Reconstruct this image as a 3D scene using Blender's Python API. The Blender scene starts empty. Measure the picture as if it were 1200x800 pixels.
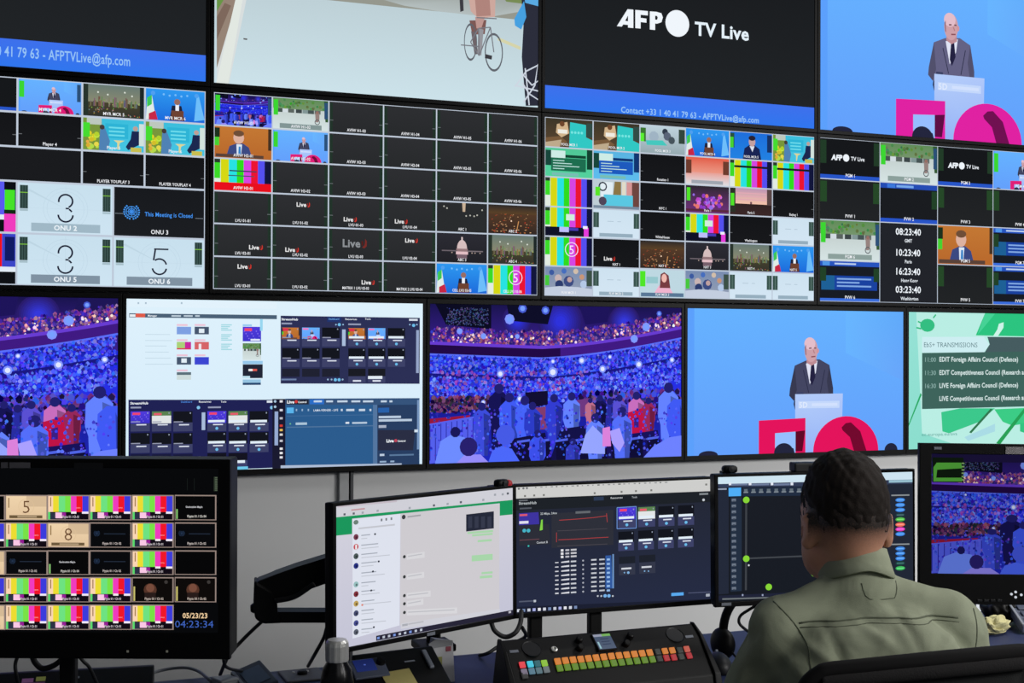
import bpy, bmesh, math, random
import numpy as np
from mathutils import Vector, Matrix
from mathutils.bvhtree import BVHTree

SC = bpy.context.scene
COL = SC.collection
random.seed(7)

# ------------------------------------------------------------------ camera
CAM = np.array([-0.6146, -4.497, 1.6003])
YAW, PITCH, ROLL, FPX = 0.3687, 0.0064, 0.0036, 1499.7


def cam_axes():
    fw = np.array([math.sin(YAW) * math.cos(PITCH), math.cos(YAW) * math.cos(PITCH), math.sin(PITCH)])
    r = np.array([math.cos(YAW), -math.sin(YAW), 0.0])
    u = np.cross(r, fw)
    c, s = math.cos(ROLL), math.sin(ROLL)
    return c * r + s * u, -s * r + c * u, fw


CR, CU, CF = cam_axes()


def ray(x, y):
    return CR * ((x - 600) / FPX) - CU * ((y - 400) / FPX) + CF


def at(x, y, depth):
    return Vector(CAM + ray(x, y) * depth)


def on_z(x, y, z):
    d = ray(x, y)
    return Vector(CAM + d * ((z - CAM[2]) / d[2]))


cd = bpy.data.cameras.new('camera')
cd.sensor_fit = 'HORIZONTAL'
cd.sensor_width = 36.0
cd.lens = 36.0 * FPX / 1200.0
cd.clip_start = 0.05
cam = bpy.data.objects.new('camera', cd)
COL.objects.link(cam)
m = Matrix.Identity(4)
for i in range(3):
    m[i][0], m[i][1], m[i][2], m[i][3] = CR[i], CU[i], -CF[i], CAM[i]
cam.matrix_world = m
SC.camera = cam
SC.view_settings.view_transform = 'Standard'
SC.view_settings.look = 'None'
SC.view_settings.exposure = 0.0
SC.view_settings.gamma = 1.0

# ------------------------------------------------------------------ materials


def lin1(c):
    c = max(0.0, min(1.0, c / 255.0))
    return c / 12.92 if c <= 0.04045 else ((c + 0.055) / 1.055) ** 2.4


def lin(c):
    return (lin1(c[0]), lin1(c[1]), lin1(c[2]), 1.0)


MATS = {}


def mat(name, col, rough=0.6, metal=0.0, var=0.12, scale=40.0, bump=0.0, spec=0.5):
    if name in MATS:
        return MATS[name]
    mt = bpy.data.materials.new(name)
    mt.use_nodes = True
    nt = mt.node_tree
    b = nt.nodes['Principled BSDF']
    b.inputs['Roughness'].default_value = rough
    b.inputs['Metallic'].default_value = metal
    b.inputs['Specular IOR Level'].default_value = spec
    tc = nt.nodes.new('ShaderNodeTexCoord')
    nz = nt.nodes.new('ShaderNodeTexNoise')
    nz.inputs['Scale'].default_value = scale
    nz.inputs['Detail'].default_value = 4.0
    nt.links.new(tc.outputs['Object'], nz.inputs['Vector'])
    mx = nt.nodes.new('ShaderNodeMix')
    mx.data_type = 'RGBA'
    c = lin(col)
    mx.inputs['A'].default_value = tuple(v * (1 - var) for v in c[:3]) + (1,)
    mx.inputs['B'].default_value = tuple(min(1, v * (1 + var)) for v in c[:3]) + (1,)
    nt.links.new(nz.outputs['Fac'], mx.inputs['Factor'])
    nt.links.new(mx.outputs['Result'], b.inputs['Base Color'])
    if bump:
        bp = nt.nodes.new('ShaderNodeBump')
        bp.inputs['Strength'].default_value = bump
        bp.inputs['Distance'].default_value = 0.002
        nt.links.new(nz.outputs['Fac'], bp.inputs['Height'])
        nt.links.new(bp.outputs['Normal'], b.inputs['Normal'])
    MATS[name] = mt
    return mt


def emit_mat(name, col, strength=1.0):
    if name in MATS:
        return MATS[name]
    mt = mat(name, (10, 10, 10))
    b = mt.node_tree.nodes['Principled BSDF']
    b.inputs['Emission Color'].default_value = lin(col)
    b.inputs['Emission Strength'].default_value = strength
    return mt


def screen_mat():
    mt = bpy.data.materials.new('lit_screen')
    mt.use_nodes = True
    nt = mt.node_tree
    nt.nodes.clear()
    o = nt.nodes.new('ShaderNodeOutputMaterial')
    e = nt.nodes.new('ShaderNodeEmission')
    a = nt.nodes.new('ShaderNodeAttribute')
    a.attribute_name = 'Col'
    nt.links.new(a.outputs['Color'], e.inputs['Color'])
    nt.links.new(e.outputs['Emission'], o.inputs['Surface'])
    mt.cycles.emission_sampling = 'NONE'
    return mt


M_SCREEN = screen_mat()
M_BLACK = mat('black_plastic', (8, 8, 9), 0.5, spec=.2)
M_BEZEL = mat('bezel_plastic', (8, 8, 9), 0.5, spec=.12)
M_DARK = mat('dark_plastic', (20, 21, 24), 0.5, spec=.3)
M_GREY = mat('grey_plastic', (105, 110, 120), 0.55)
M_STEEL = mat('brushed_steel', (206, 206, 202), 0.35, .55, scale=300)
M_DESK = mat('navy_laminate', (34, 44, 84), 0.55, scale=25)
M_RUBBER = mat('cable_rubber', (14, 14, 16), 0.6)

# ------------------------------------------------------------------ mesh helpers


def link(name, me, material=None, parent=None, loc=None, mtx=None, smooth=False):
    o = bpy.data.objects.new(name, me)
    COL.objects.link(o)
    if material:
        me.materials.append(material)
    if parent:
        o.parent = parent
    if loc is not None:
        o.location = loc
    if mtx is not None:
        o.matrix_local = mtx
    if smooth:
        me.polygons.foreach_set('use_smooth', [True] * len(me.polygons))
    return o


def obj(name, bm, material, parent=None, loc=None, mtx=None, smooth=False):
    me = bpy.data.meshes.new(name)
    bmesh.ops.recalc_face_normals(bm, faces=bm.faces[:])
    bm.to_mesh(me)
    bm.free()
    return link(name, me, material, parent, loc, mtx, smooth)


def empty(name, loc, rz=0.0):
    o = bpy.data.objects.new(name, None)
    o.empty_display_size = 0.1
    COL.objects.link(o)
    o.location = loc
    o.rotation_euler = (0, 0, rz)
    return o


def tag(o, label, cat, group=None):
    o['label'] = label
    o['category'] = cat
    if group:
        o['group'] = group
    return o


def struct(o):
    o['kind'] = 'structure'
    return o


def box(bm, x0, x1, y0, y1, z0, z1, bevel=0.0, seg=2, mtx=None):
    vs = [bm.verts.new((x, y, z)) for z in (z0, z1) for y in (y0, y1) for x in (x0, x1)]
    fs = [(0, 2, 3, 1), (4, 5, 7, 6), (0, 1, 5, 4), (2, 6, 7, 3), (0, 4, 6, 2), (1, 3, 7, 5)]
    faces = [bm.faces.new([vs[i] for i in f]) for f in fs]
    out = vs
    if bevel:
        es = list({e for f in faces for e in f.edges})
        r = bmesh.ops.bevel(bm, geom=es, offset=bevel, segments=seg, affect='EDGES', profile=0.5)
        out = list({v for f in r['faces'] for v in f.verts} | {v for v in vs if v.is_valid})
    if mtx is not None:
        bmesh.ops.transform(bm, matrix=mtx, verts=[v for v in out if v.is_valid])
    return bm


def nbox(*a, **k):
    return box(bmesh.new(), *a, **k)


def lathe(prof, n=32, cx=0, cy=0, cz=0, bm=None):
    bm = bm or bmesh.new()
    rings = []
    for r, z in prof:
        rings.append([bm.verts.new((cx + r * math.cos(2 * math.pi * i / n), cy + r * math.sin(2 * math.pi * i / n), cz + z)) for i in range(n)])
    for a, b in zip(rings, rings[1:]):
        for i in range(n):
            bm.faces.new((a[i], a[(i + 1) % n], b[(i + 1) % n], b[i]))
    bm.faces.new(rings[0][::-1])
    bm.faces.new(rings[-1])
    return bm


def prism(pts, axis_u, axis_v, axis_n, origin, t0, t1, bm=None, bevel=0.0):
    bm = bm or bmesh.new()
    lo = [bm.verts.new(origin + axis_u * p[0] + axis_v * p[1] + axis_n * t0) for p in pts]
    hi = [bm.verts.new(origin + axis_u * p[0] + axis_v * p[1] + axis_n * t1) for p in pts]
    n = len(pts)
    f = [bm.faces.new(lo[::-1]), bm.faces.new(hi)]
    for i in range(n):
        f.append(bm.faces.new((lo[i], lo[(i + 1) % n], hi[(i + 1) % n], hi[i])))
    if bevel:
        es = list({e for x in f for e in x.edges})
        bmesh.ops.bevel(bm, geom=es, offset=bevel, segments=2, affect='EDGES', profile=0.5)
    return bm


def spline(pts, sub=8):
    P = [Vector(p) for p in pts]
    P = [P[0] * 2 - P[1]] + P + [P[-1] * 2 - P[-2]]
    out = []
    for i in range(1, len(P) - 2):
        for k in range(sub):
            t = k / sub
            a, b, c, d = P[i - 1], P[i], P[i + 1], P[i + 2]
            out.append(0.5 * ((2 * b) + (c - a) * t + (2 * a - 5 * b + 4 * c - d) * t * t + (3 * b - a - 3 * c + d) * t ** 3))
    out.append(P[-2])
    return out


def tube(pts, r, n=10, smooth=True, bm=None, sx=1.0):
    bm = bm or bmesh.new()
    P = spline(pts) if smooth else [Vector(p) for p in pts]
    rings = []
    up = Vector((0, 0, 1))
    side = None
    for i, p in enumerate(P):
        t = (P[min(i + 1, len(P) - 1)] - P[max(i - 1, 0)]).normalized()
        if side is None:
            ref = up if abs(t.z) < 0.9 else Vector((1, 0, 0))
            side = t.cross(ref).normalized()
        else:
            side = (side - t * side.dot(t)).normalized()
        b = t.cross(side)
        rr = r(i / (len(P) - 1)) if callable(r) else r
        rings.append([bm.verts.new(p + side * rr * sx * math.cos(2 * math.pi * k / n) + b * rr * math.sin(2 * math.pi * k / n)) for k in range(n)])
    for a, b in zip(rings, rings[1:]):
        for i in range(n):
            bm.faces.new((a[i], a[(i + 1) % n], b[(i + 1) % n], b[i]))
    bm.faces.new(rings[0][::-1])
    bm.faces.new(rings[-1])
    return bm


# ------------------------------------------------------------------ lettering
TXT = {}


def glyphs(s, bold=0.0, shear=0.0):
    key = (s, bold, shear)
    if key not in TXT:
        cu = bpy.data.curves.new('lettering', 'FONT')
        cu.body = s
        cu.offset = bold
        cu.shear = shear
        cu.space_character = 1.05 if bold > 0 else 1.0
        cu.resolution_u = 2
        o = bpy.data.objects.new('lettering', cu)
        COL.objects.link(o)
        bpy.context.view_layer.update()
        dg = bpy.context.evaluated_depsgraph_get()
        me = o.evaluated_get(dg).to_mesh()
        vs = [(v.co.x, v.co.y) for v in me.vertices]
        fs = [tuple(p.vertices) for p in me.polygons]
        o.evaluated_get(dg).to_mesh_clear()
        bpy.data.objects.remove(o)
        bpy.data.curves.remove(cu)
        w0 = min([v[0] for v in vs], default=0)
        w1 = max([v[0] for v in vs], default=0)
        TXT[key] = (vs, fs, w0, w1)
    return TXT[key]


CAP = 0.72
EPS = 2.5e-5


class Mesh2D:
    def __init__(s):
        s.V, s.F, s.C, s.k, s.hold = [], [], [], 0, False


class Can:
    """A picture area: unit coordinates u to the right, v downwards, on a plane facing -Y."""

    def __init__(s, x0, z0, w, h, m=None, uvmap=None, org=None):
        s.x0, s.z0, s.w, s.h = x0, z0, w, h
        s.m = m or Mesh2D()
        s.uvmap = uvmap
        s.org = org or (x0, z0, w, h)
        s.kx = (0, 0, 1)
        s.a = w / h

    def sub(s, u0, v0, u1, v1, fresh=False):
        c = Can(s.x0 + u0 * s.w, s.z0 - v0 * s.h, (u1 - u0) * s.w, (v1 - v0) * s.h, None if fresh else s.m, s.uvmap, s.org)
        c.kx = s.kx
        return c

    # raw
    def poly(s, pts, col):
        m = s.m
        if not m.hold:
            m.k += 1
        b = len(m.V)
        y = -m.k * EPS
        cols = col if isinstance(col[0], (tuple, list)) else [col] * len(pts)
        for (u, v), c in zip(pts, cols):
            u, v = min(1.0, max(0.0, u)), min(1.0, max(0.0, v))
            m.V.append((s.x0 + u * s.w, y, s.z0 - v * s.h))
            m.C.append(lin(c))
        m.F.append(tuple(range(b, b + len(pts))))

    def rect(s, u0, v0, u1, v1, col, col2=None):
        if col2:
            col = [col, col, col2, col2]
        s.poly([(u0, v0), (u1, v0), (u1, v1), (u0, v1)], col)

    def ell(s, cu, cv, rv, col, n=14, ru=None):
        ru = rv / s.a if ru is None else ru
        s.poly([(cu + ru * math.cos(2 * math.pi * i / n), cv + rv * math.sin(2 * math.pi * i / n)) for i in range(n)], col)

    def ring(s, cu, cv, rv, t, col, n=24, a0=0.0, a1=1.0, ru=None):
        ru = rv / s.a if ru is None else ru
        f = 1 - t / rv
        if not s.m.hold:
            s.m.k += 1
        h, s.m.hold = s.m.hold, True
        for i in range(n):
            q = [2 * math.pi * (a0 + (a1 - a0) * (i + d) / n) for d in (0, 1)]
            s.poly([(cu + ru * math.cos(q[0]), cv + rv * math.sin(q[0])), (cu + ru * math.cos(q[1]), cv + rv * math.sin(q[1])),
                    (cu + f * ru * math.cos(q[1]), cv + f * rv * math.sin(q[1])), (cu + f * ru * math.cos(q[0]), cv + f * rv * math.sin(q[0]))], col)
        s.m.hold = h

    def line(s, pts, t, col):
        for (u0, v0), (u1, v1) in zip(pts, pts[1:]):
            dx, dy = (u1 - u0) * s.a, v1 - v0
            L = math.hypot(dx, dy) or 1
            nx, ny = -dy / L * t / 2, dx / L * t / 2
            s.poly([(u0 + nx / s.a, v0 + ny), (u1 + nx / s.a, v1 + ny), (u1 - nx / s.a, v1 - ny), (u0 - nx / s.a, v0 - ny)], col)

    def textw(s, t, u0, u1, v, h, col, bold=0.0):
        _, _, w0, w1 = glyphs(t, bold, 0.0)
        s.text(t, u0, v, h, col, 'l', bold, (u1 - u0) * s.w / ((w1 - w0) * h / CAP * s.h))

    def text(s, t, u, v, h, col, align='c', bold=0.0, sx=1.0, shear=0.0):
        vs, fs, w0, w1 = glyphs(t, bold, shear)
        m = s.m
        if not m.hold:
            m.k += 1
        k = h / CAP
        off = {'c': -(w0 + w1) / 2, 'l': -w0, 'r': -w1}[align]
        b = len(m.V)
        y = -m.k * EPS
        lc = lin(col)
        for x, yy in vs:
            m.V.append((s.x0 + u * s.w + (x + off) * k * sx * s.h, y, s.z0 - v * s.h + (yy - CAP / 2) * k * s.h))
            m.C.append(lc)
        for f in fs:
            m.F.append(tuple(b + i for i in f))

    # drawing with reference points read off the photograph
    def q(s, cx, cy):
        x0, y0, k = s.kx
        return s.uvmap(x0 + cx / k, y0 + cy / k)

    def qpoly(s, pts, col):
        s.poly([s.q(*p) for p in pts], col)

    def qrect(s, x0, y0, x1, y1, col, col2=None):
        xm, ym = (x0 + x1) / 2, (y0 + y1) / 2
        s.rect(s.q(x0, ym)[0], s.q(xm, y0)[1], s.q(x1, ym)[0], s.q(xm, y1)[1], col, col2)

    def qsub(s, x0, y0, x1, y1):
        xm, ym = (x0 + x1) / 2, (y0 + y1) / 2
        return s.sub(s.q(x0, ym)[0], s.q(xm, y0)[1], s.q(x1, ym)[0], s.q(xm, y1)[1])

    def qtext(s, t, x, y, h, col, align='c', bold=0.0, sx=1.0, shear=0.0):
        u, v = s.q(x, y)
        hh = s.q(x, y + h / 2)[1] - s.q(x, y - h / 2)[1]
        s.text(t, u, v, hh, col, align, bold, sx, shear)

    def qtextw(s, t, x0, x1, y, h, col, bold=0.0, shear=0.0):
        """lettering stretched to run from x0 to x1"""
        u0, v = s.q(x0, y)
        u1 = s.q(x1, y)[0]
        hh = s.q(x0, y + h / 2)[1] - s.q(x0, y - h / 2)[1]
        _, _, w0, w1 = glyphs(t, bold, shear)
        sx = (u1 - u0) * s.w / max(1e-6, (w1 - w0) * hh / CAP * s.h)
        s.text(t, u0, v, hh, col, 'l', bold, sx, shear)

    def qell(s, cx, cy, r, col, n=14, rx=None):
        u, v = s.q(cx, cy)
        s.ell(u, v, abs(s.q(cx, cy + r)[1] - v), col, n, abs(s.q(cx + (rx or r), cy)[0] - u))

    def qline(s, pts, t, col):
        p = [s.q(*a) for a in pts]
        h = abs(s.q(pts[0][0], pts[0][1] + t)[1] - p[0][1])
        s.line(p, h, col)

    def make(s, name, parent=None, mtx=None, y=0.0):
        f = min(1.0, .0032 / max(1e-9, s.m.k * EPS))
        me = bpy.data.meshes.new(name)
        me.from_pydata([(x, yy * f, z) for x, yy, z in s.m.V], [], s.m.F)
        ca = me.color_attributes.new('Col', 'FLOAT_COLOR', 'POINT')
        ca.data.foreach_set('color', np.array(s.m.C, dtype=np.float32).ravel())
        mt = mtx
        if y:
            mt = (mtx or Matrix.Identity(4)) @ Matrix.Translation((0, y, 0))
        return link(name, me, M_SCREEN, parent, None, mt)


WHITE, BLK = (240, 246, 252), (17, 19, 22)
# ------------------------------------------------------------------ pictures shown on the screens


def jit(c, d, R):
    return tuple(max(0, min(255, v + R.uniform(-d, d))) for v in c)


def heads(c):
    for u, rv, ru in ((.092, .03, .042), (.43, .07, .045), (.94, .05, .032)):
        c.ell(u, 1.0, rv, (36, 38, 62), 28, ru)
    c.poly([(.385, 1), (.39, .965), (.42, .95), (.45, .95), (.475, .97), (.48, 1)], (36, 38, 62))


def podium(c, pink=(224, 30, 120), detail=True, suit=(68, 70, 98)):
    c.rect(0, 0, 1, 1, (102, 178, 255), (100, 160, 252))
    if detail:
        c.rect(0, 0, .03, 1, (92, 160, 252))
        c.poly([(.72, 0), (1, 0), (1, .5), (.72, .3)], [(104, 182, 255), (96, 170, 250), (104, 165, 250), (104, 180, 255)])
    sd = tuple(v * .82 for v in suit)
    c.poly([(.475, .66), (.482, .7), (.505, .56), (.49, .5)], (45, 50, 80))
    c.poly([(.53, .355), (.48, .39), (.458, .55), (.455, .6), (.475, .635), (.66, .6), (.66, .55), (.642, .385), (.595, .345)], suit)
    if detail:
        c.poly([(.48, .39), (.458, .55), (.455, .6), (.475, .635), (.49, .56)], sd)
        c.poly([(.642, .385), (.66, .55), (.66, .6), (.64, .6), (.63, .5)], sd)
        c.line([(.52, .42), (.545, .58)], .006, (44, 46, 72))
        c.line([(.62, .42), (.6, .58)], .006, (44, 46, 72))
    c.poly([(.532, .375), (.586, .355), (.578, .44), (.55, .52)], (225, 228, 245))
    c.poly([(.556, .38), (.57, .38), (.576, .47), (.56, .53), (.55, .49)], (36, 34, 66))
    skin = (206, 160, 168)
    c.poly([(.535, .33), (.58, .31), (.582, .37), (.558, .39), (.535, .37)], (190, 140, 148))
    c.ell(.556, .28, .085, skin, 20, .031)
    if detail:
        c.ell(.55, .235, .045, (228, 190, 202), 14, .026)
        c.poly([(.526, .26), (.532, .24), (.534, .32), (.529, .31)], (150, 112, 124))
        c.line([(.546, .268), (.558, .266)], .009, (120, 82, 90))
        c.line([(.57, .266), (.58, .266)], .009, (120, 82, 90))
        c.line([(.566, .28), (.572, .303)], .008, (180, 125, 130))
        c.line([(.556, .328), (.576, .325)], .009, (140, 80, 90))
        c.ell(.587, .285, .018, (210, 150, 156), 10, .006)
    c.poly([(.482, .59), (.706, .588), (.7, 1), (.483, 1)], [(180, 205, 250), (176, 200, 250), (150, 180, 248), (150, 178, 246)])
    c.rect(.497, .64, .69, .69, (196, 216, 252))
    if detail:
        c.text('5D', .52, .665, .04, (225, 235, 255), bold=.02)
        c.rect(.56, .655, .68, .675, (210, 225, 254))
        c.rect(.49, .575, .52, .59, (60, 66, 100))
    c.poly([(.316, .77), (.53, .758), (.53, 1), (.316, 1)], pink)
    c.poly([(.39, .86), (.484, .852), (.484, 1), (.39, 1)], (150, 190, 255))
    c.poly([(.484, .852), (.528, .845), (.516, .99), (.484, .99)], tuple(v * .42 for v in pink))
    n = 22
    P = [(.722 + .156 * math.cos(math.pi * (1 + i / n)), 1.0 + .25 * math.sin(math.pi * (1 + i / n))) for i in range(n + 1)]
    c.poly(P, pink)
    c.poly([(.7, .83), (.72, .8), (.745, .795), (.79, .86), (.82, 1), (.76, 1), (.74, .9), (.705, .85)], tuple(v * .5 for v in pink))
    heads(c)


def crowd(c, n=2200, seed=3, u0=0.0, u1=1.0, dim=1.0):
    R = random.Random(seed)
    D = lambda col: tuple(v * dim for v in col)
    W = u1 - u0
    X = lambda u: (u - u0) / W
    ok = lambda u: u0 <= u <= u1

    def P(pts, col):
        q = [(min(1, max(0, X(u))), v) for u, v in pts]
        if max(p[0] for p in q) - min(p[0] for p in q) > 1e-4:
            c.poly(q, D(col) if not isinstance(col[0], (tuple, list)) else [D(k) for k in col])
    bal = lambda u: .335 - .13 * max(0, (u - .42)) ** 1.5 * 2.4 - .06 * (abs(u - .42) if u < .42 else 0)
    c.rect(0, 0, 1, .34, D((26, 20, 78)), D((60, 34, 150)))
    c.rect(0, .3, 1, .62, D((36, 44, 226)), D((40, 48, 230)))
    c.rect(0, .6, 1, 1, D((24, 26, 140)), D((30, 40, 190)))
    for u, r, col in ((.5, .14, (46, 50, 220)), (.76, .1, (52, 56, 220)), (.33, .09, (44, 50, 220))):
        if ok(u):
            for k in range(9):
                g = k / 8
                c.ell(X(u), .1, r * (1.15 - .9 * g), D(tuple(b0 + (v - b0) * g for b0, v in zip((42, 28, 108), col))), 26)
    P([(.02, 0), (.23, 0), (.23, .155), (.06, .13)], (12, 12, 34))
    P([(.29, 0), (.47, 0), (.45, .12), (.3, .1)], (14, 14, 40))
    P([(.58, 0), (.7, 0), (.69, .1), (.6, .12)], (30, 20, 90))
    P([(.88, .0), (1, 0), (1, .05), (.86, .1)], (30, 22, 86))

    def dots(k, fu, fv, size, cols, el=1.5):
        c.m.k += 1
        c.m.hold = True
        for i in range(k):
            u = fu()
            v = fv(u)
            if not (u0 + .004 < u < u1 - .004 and .004 < v < .985):
                continue
            if i % 60 == 0:
                c.m.k += 1
            s = size * .62 * R.uniform(.5, 1.4) / W ** .5
            col = D(jit(R.choice(cols), 22, R))
            x = X(u)
            a = s * el / c.a
            c.poly([(max(0, x - a), v), (x, v - s * 1.5), (min(1, x + a), v), (min(1, x + a * .7), min(1, v + s * 1.7)), (max(0, x - a * .7), min(1, v + s * 1.7))], col)
        c.m.hold = False
        c.m.k += 1
    U = lambda: R.uniform(u0, u1)
    dots(int(n * .05), lambda: R.uniform(.06, .22), lambda u: R.uniform(.02, .13), .004, [(60, 66, 110), (70, 76, 130)])
    dots(int(n * .2), U, lambda u: bal(u) - R.uniform(.06, .17), .009, [(140, 72, 140), (170, 110, 160), (100, 50, 130), (80, 46, 170), (150, 80, 110), (70, 50, 190), (60, 44, 150), (50, 30, 110)])
    dots(int(n * .012), U, lambda u: bal(u) - R.uniform(.06, .13), .008, [(255, 230, 235), (255, 190, 180)])
    N = 14
    us = [u0 + W * i / N for i in range(N + 1)]
    for a, b in zip(us, us[1:]):
        P([(a, bal(a) - .075), (b, bal(b) - .075), (b, bal(b) - .055), (a, bal(a) - .055)], (104, 60, 210))
        dk = (34, 10, 70) if a < .45 else (64, 26, 130)
        P([(a, bal(a) - .055), (b, bal(b) - .055), (b, bal(b)), (a, bal(a))], dk)
        P([(a, bal(a)), (b, bal(b)), (b, bal(b) + .012), (a, bal(a) + .012)], (90, 110, 250))
    dots(int(n * .3), U, lambda u: bal(u) + R.uniform(.01, .13), .009, [(44, 60, 230), (60, 84, 250), (30, 36, 150), (70, 100, 255), (110, 110, 230), (36, 40, 180)])
    for a, b in zip(us, us[1:]):
        P([(a, bal(a) + .125), (b, bal(b) + .125), (b, bal(b) + .15), (a, bal(a) + .15)], (26, 24, 130))
    dots(int(n * .36), U, lambda u: bal(u) + R.uniform(.14, .3 if u > .45 else .34), .010, [(50, 64, 240), (70, 96, 255), (38, 44, 200), (80, 110, 255), (90, 84, 236), (30, 32, 150), (120, 140, 255)])
    dots(int(n * .025), lambda: R.uniform(.0, .6), lambda u: R.uniform(.42, .55), .009, [(130, 66, 170), (150, 90, 190), (104, 54, 180)])
    dots(int(n * .05), lambda: R.uniform(.0, .22), lambda u: R.uniform(.58, .68), .012, [(30, 20, 70), (90, 40, 90), (130, 70, 110), (40, 30, 50)])
    for u, v, r in ((.265, .44, .025), (.47, .43, .034), (.67, .41, .026), (.82, .38, .026), (.585, .355, .024), (.96, .35, .02), (.015, .42, .018), (.3, .09, .034), (.35, .02, .03), (.44, .03, .028), (.8, .21, .028), (.85, .13, .03), (.905, .04, .02), (.34, .6, .02), (.2, .62, .016), (.7, .33, .015), (.47, .36, .016), (.11, .34, .012), (.11, .17, .02), (.2, .2, .02), (.33, .2, .016)):
        if u0 + r < u < u1 - r:
            c.ell(X(u), v, r, D((130, 150, 255) if v > .08 else (70, 90, 210)), 8)
            c.ell(X(u), v, r * .6, D((225, 232, 255) if v > .25 else (120, 160, 255)), 7)
    # front rows
    P([(0, .72), (.15, .7), (.15, .73), (0, .77)], (150, 24, 60))
    P([(0, .75), (.175, .705), (.175, .96), (0, 1)], (84, 96, 236))
    for i in range(9):
        a = i * .02
        P([(a, .76 - a * .25), (a + .003, .76 - a * .25), (a + .003, .98), (a, .98)], (40, 40, 160))
    dots(int(n * .08), lambda: R.uniform(.58, u1), lambda u: R.uniform(.55, .7), .016, [(20, 16, 60), (40, 34, 130), (90, 70, 200), (120, 60, 130), (60, 80, 230)])
    P([(.4, .66), (.46, .65), (.46, .8), (.4, .8)], (130, 60, 110))
    P([(.54, .62), (.62, .6), (.62, .72), (.54, .72)], (110, 56, 130))
    P([(.36, .56), (.45, .55), (.45, .64), (.38, .66)], (18, 14, 50))

    def fig(u, v, h, col, hair=(34, 32, 112), w=.86, legs=True):
        wu = h * .17 * w / 1.6
        bot = min(1.0, v + h)
        P([(u - wu * .4, v + h * .13), (u + wu * .4, v + h * .13), (u + wu, v + h * .22), (u + wu * 1.05, v + h * .5), (u + wu * .75, min(bot, v + h * .62)), (u + wu * .7, bot), (u - wu * .7, bot), (u - wu * .8, min(bot, v + h * .62)), (u - wu * 1.05, v + h * .5), (u - wu, v + h * .22)], col)
        P([(u + wu * .2, v + h * .2), (u + wu, v + h * .26), (u + wu * .75, bot), (u + wu * .3, bot)], tuple(k * .72 for k in col))
        if u0 + wu < u < u1 - wu:
            c.ell(X(u), v + h * .08, h * .078, D(hair), 12, h * .052 / c.a / W * 1.5)
    B, LB, DK = (64, 90, 245), (100, 130, 255), (22, 20, 84)
    for a in ((.26, .5, .42, DK), (.3, .56, .4, B), (.36, .58, .4, (70, 100, 250)), (.39, .62, .34, (44, 60, 200)), (.475, .57, .36, (50, 60, 210)), (.545, .56, .36, LB),
              (.7, .6, .3, (40, 44, 160)), (.66, .58, .28, DK), (.74, .58, .3, (90, 80, 210)), (.81, .56, .36, (200, 110, 190)), (.86, .6, .3, (150, 40, 90)), (.945, .5, .46, LB), (.985, .55, .5, B), (.195, .62, .34, (60, 76, 220)), (.62, .6, .22, (190, 110, 140))):
        fig(*a)
    P([(.775, .7), (.835, .67), (.85, .86), (.78, .88)], (190, 20, 70))
    P([(.8, .74), (.82, .73), (.82, .8), (.8, .8)], (60, 30, 130))
    P([(.5, .8), (.6, .78), (.7, .86), (.7, 1), (.46, 1)], (20, 18, 72))
    P([(.3, .86), (.44, .82), (.46, 1), (.3, 1)], (18, 16, 64))
    P([(.68, .86), (.9, .82), (.92, 1), (.68, 1)], (24, 18, 90))
    for i in range(8):
        a = .33 + i * .075
        P([(a, .87), (a + .05, .86), (a + .05, .875), (a, .885)], (80, 100, 230))
        P([(a, .885), (a + .055, .875), (a + .06, 1), (a + .005, 1)], (16, 14, 54))
    for a in ((.41, .8, .34, (60, 80, 235)), (.64, .7, .4, LB), (.75, .66, .44, (84, 110, 250)), (.55, .86, .3, (50, 60, 190))):
        fig(*a)
    dots(int(n * .08), U, lambda u: R.uniform(.66, .98), .008, [(60, 80, 235), (44, 48, 170), (84, 110, 250), (90, 80, 220), (44, 56, 200)])
    P([(.58, .96), (.6, .84), (.63, .78), (.68, .86), (.68, .97)], (150, 165, 255))
    P([(.7, .82), (.74, .8), (.76, .9), (.74, .96), (.71, .9)], (170, 160, 255))
    P([(.67, .8), (.7, .79), (.705, .92), (.67, .92)], (220, 130, 220))
    P([(.02, 1), (.04, .86), (.08, .82), (.13, .84), (.15, 1)], (110, 140, 255))
    if ok(.09):
        c.ell(X(.095), .805, .034, D((26, 24, 90)), 10)
    P([(.1, 1), (.13, .95), (.19, .95), (.22, 1)], (150, 140, 250))
    if ok(.145):
        c.ell(X(.145), .9, .06, D((40, 32, 110)), 14)
    P([(.22, 1), (.235, .93), (.27, .9), (.31, .92), (.34, 1)], (76, 104, 250))
    if ok(.285):
        c.ell(X(.285), .83, .065, D((70, 90, 230)), 14)
    P([(.84, 1), (.88, .93), (.95, .87), (1, .86), (1, 1)], (110, 130, 255))


def street(c):
    R = random.Random(5)
    c.rect(0, 0, 1, .38, (96, 140, 88), (120, 150, 110))
    c.rect(0, .34, 1, 1, (196, 208, 206), (214, 228, 228))
    c.m.k += 1
    c.m.hold = True
    for i in range(46):
        c.ell(R.random() * .96 + .02, R.uniform(.05, .3), R.uniform(.03, .06), jit((80, 130, 70), 30, R), 6)
    c.m.hold = False
    for u, col in ((.12, (70, 84, 80)), (.22, (210, 220, 225)), (.32, (90, 100, 96)), (.46, (60, 70, 72)), (.58, (130, 150, 150)), (.68, (70, 84, 84)), (.8, (100, 110, 108))):
        c.rect(u - .05, .34, u + .06, .46, col)
    c.poly([(.76, .42), (.84, .42), (.84, .62), (.82, .72), (.77, .72)], (150, 130, 126))
    c.ell(.8, .4, .05, (150, 110, 100), 8)
    c.ring(.8, .72, .09, .025, (90, 96, 100), 12)
    c.poly([(.92, 0), (1, 0), (1, .7), (.95, .7)], (52, 90, 50))


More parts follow.
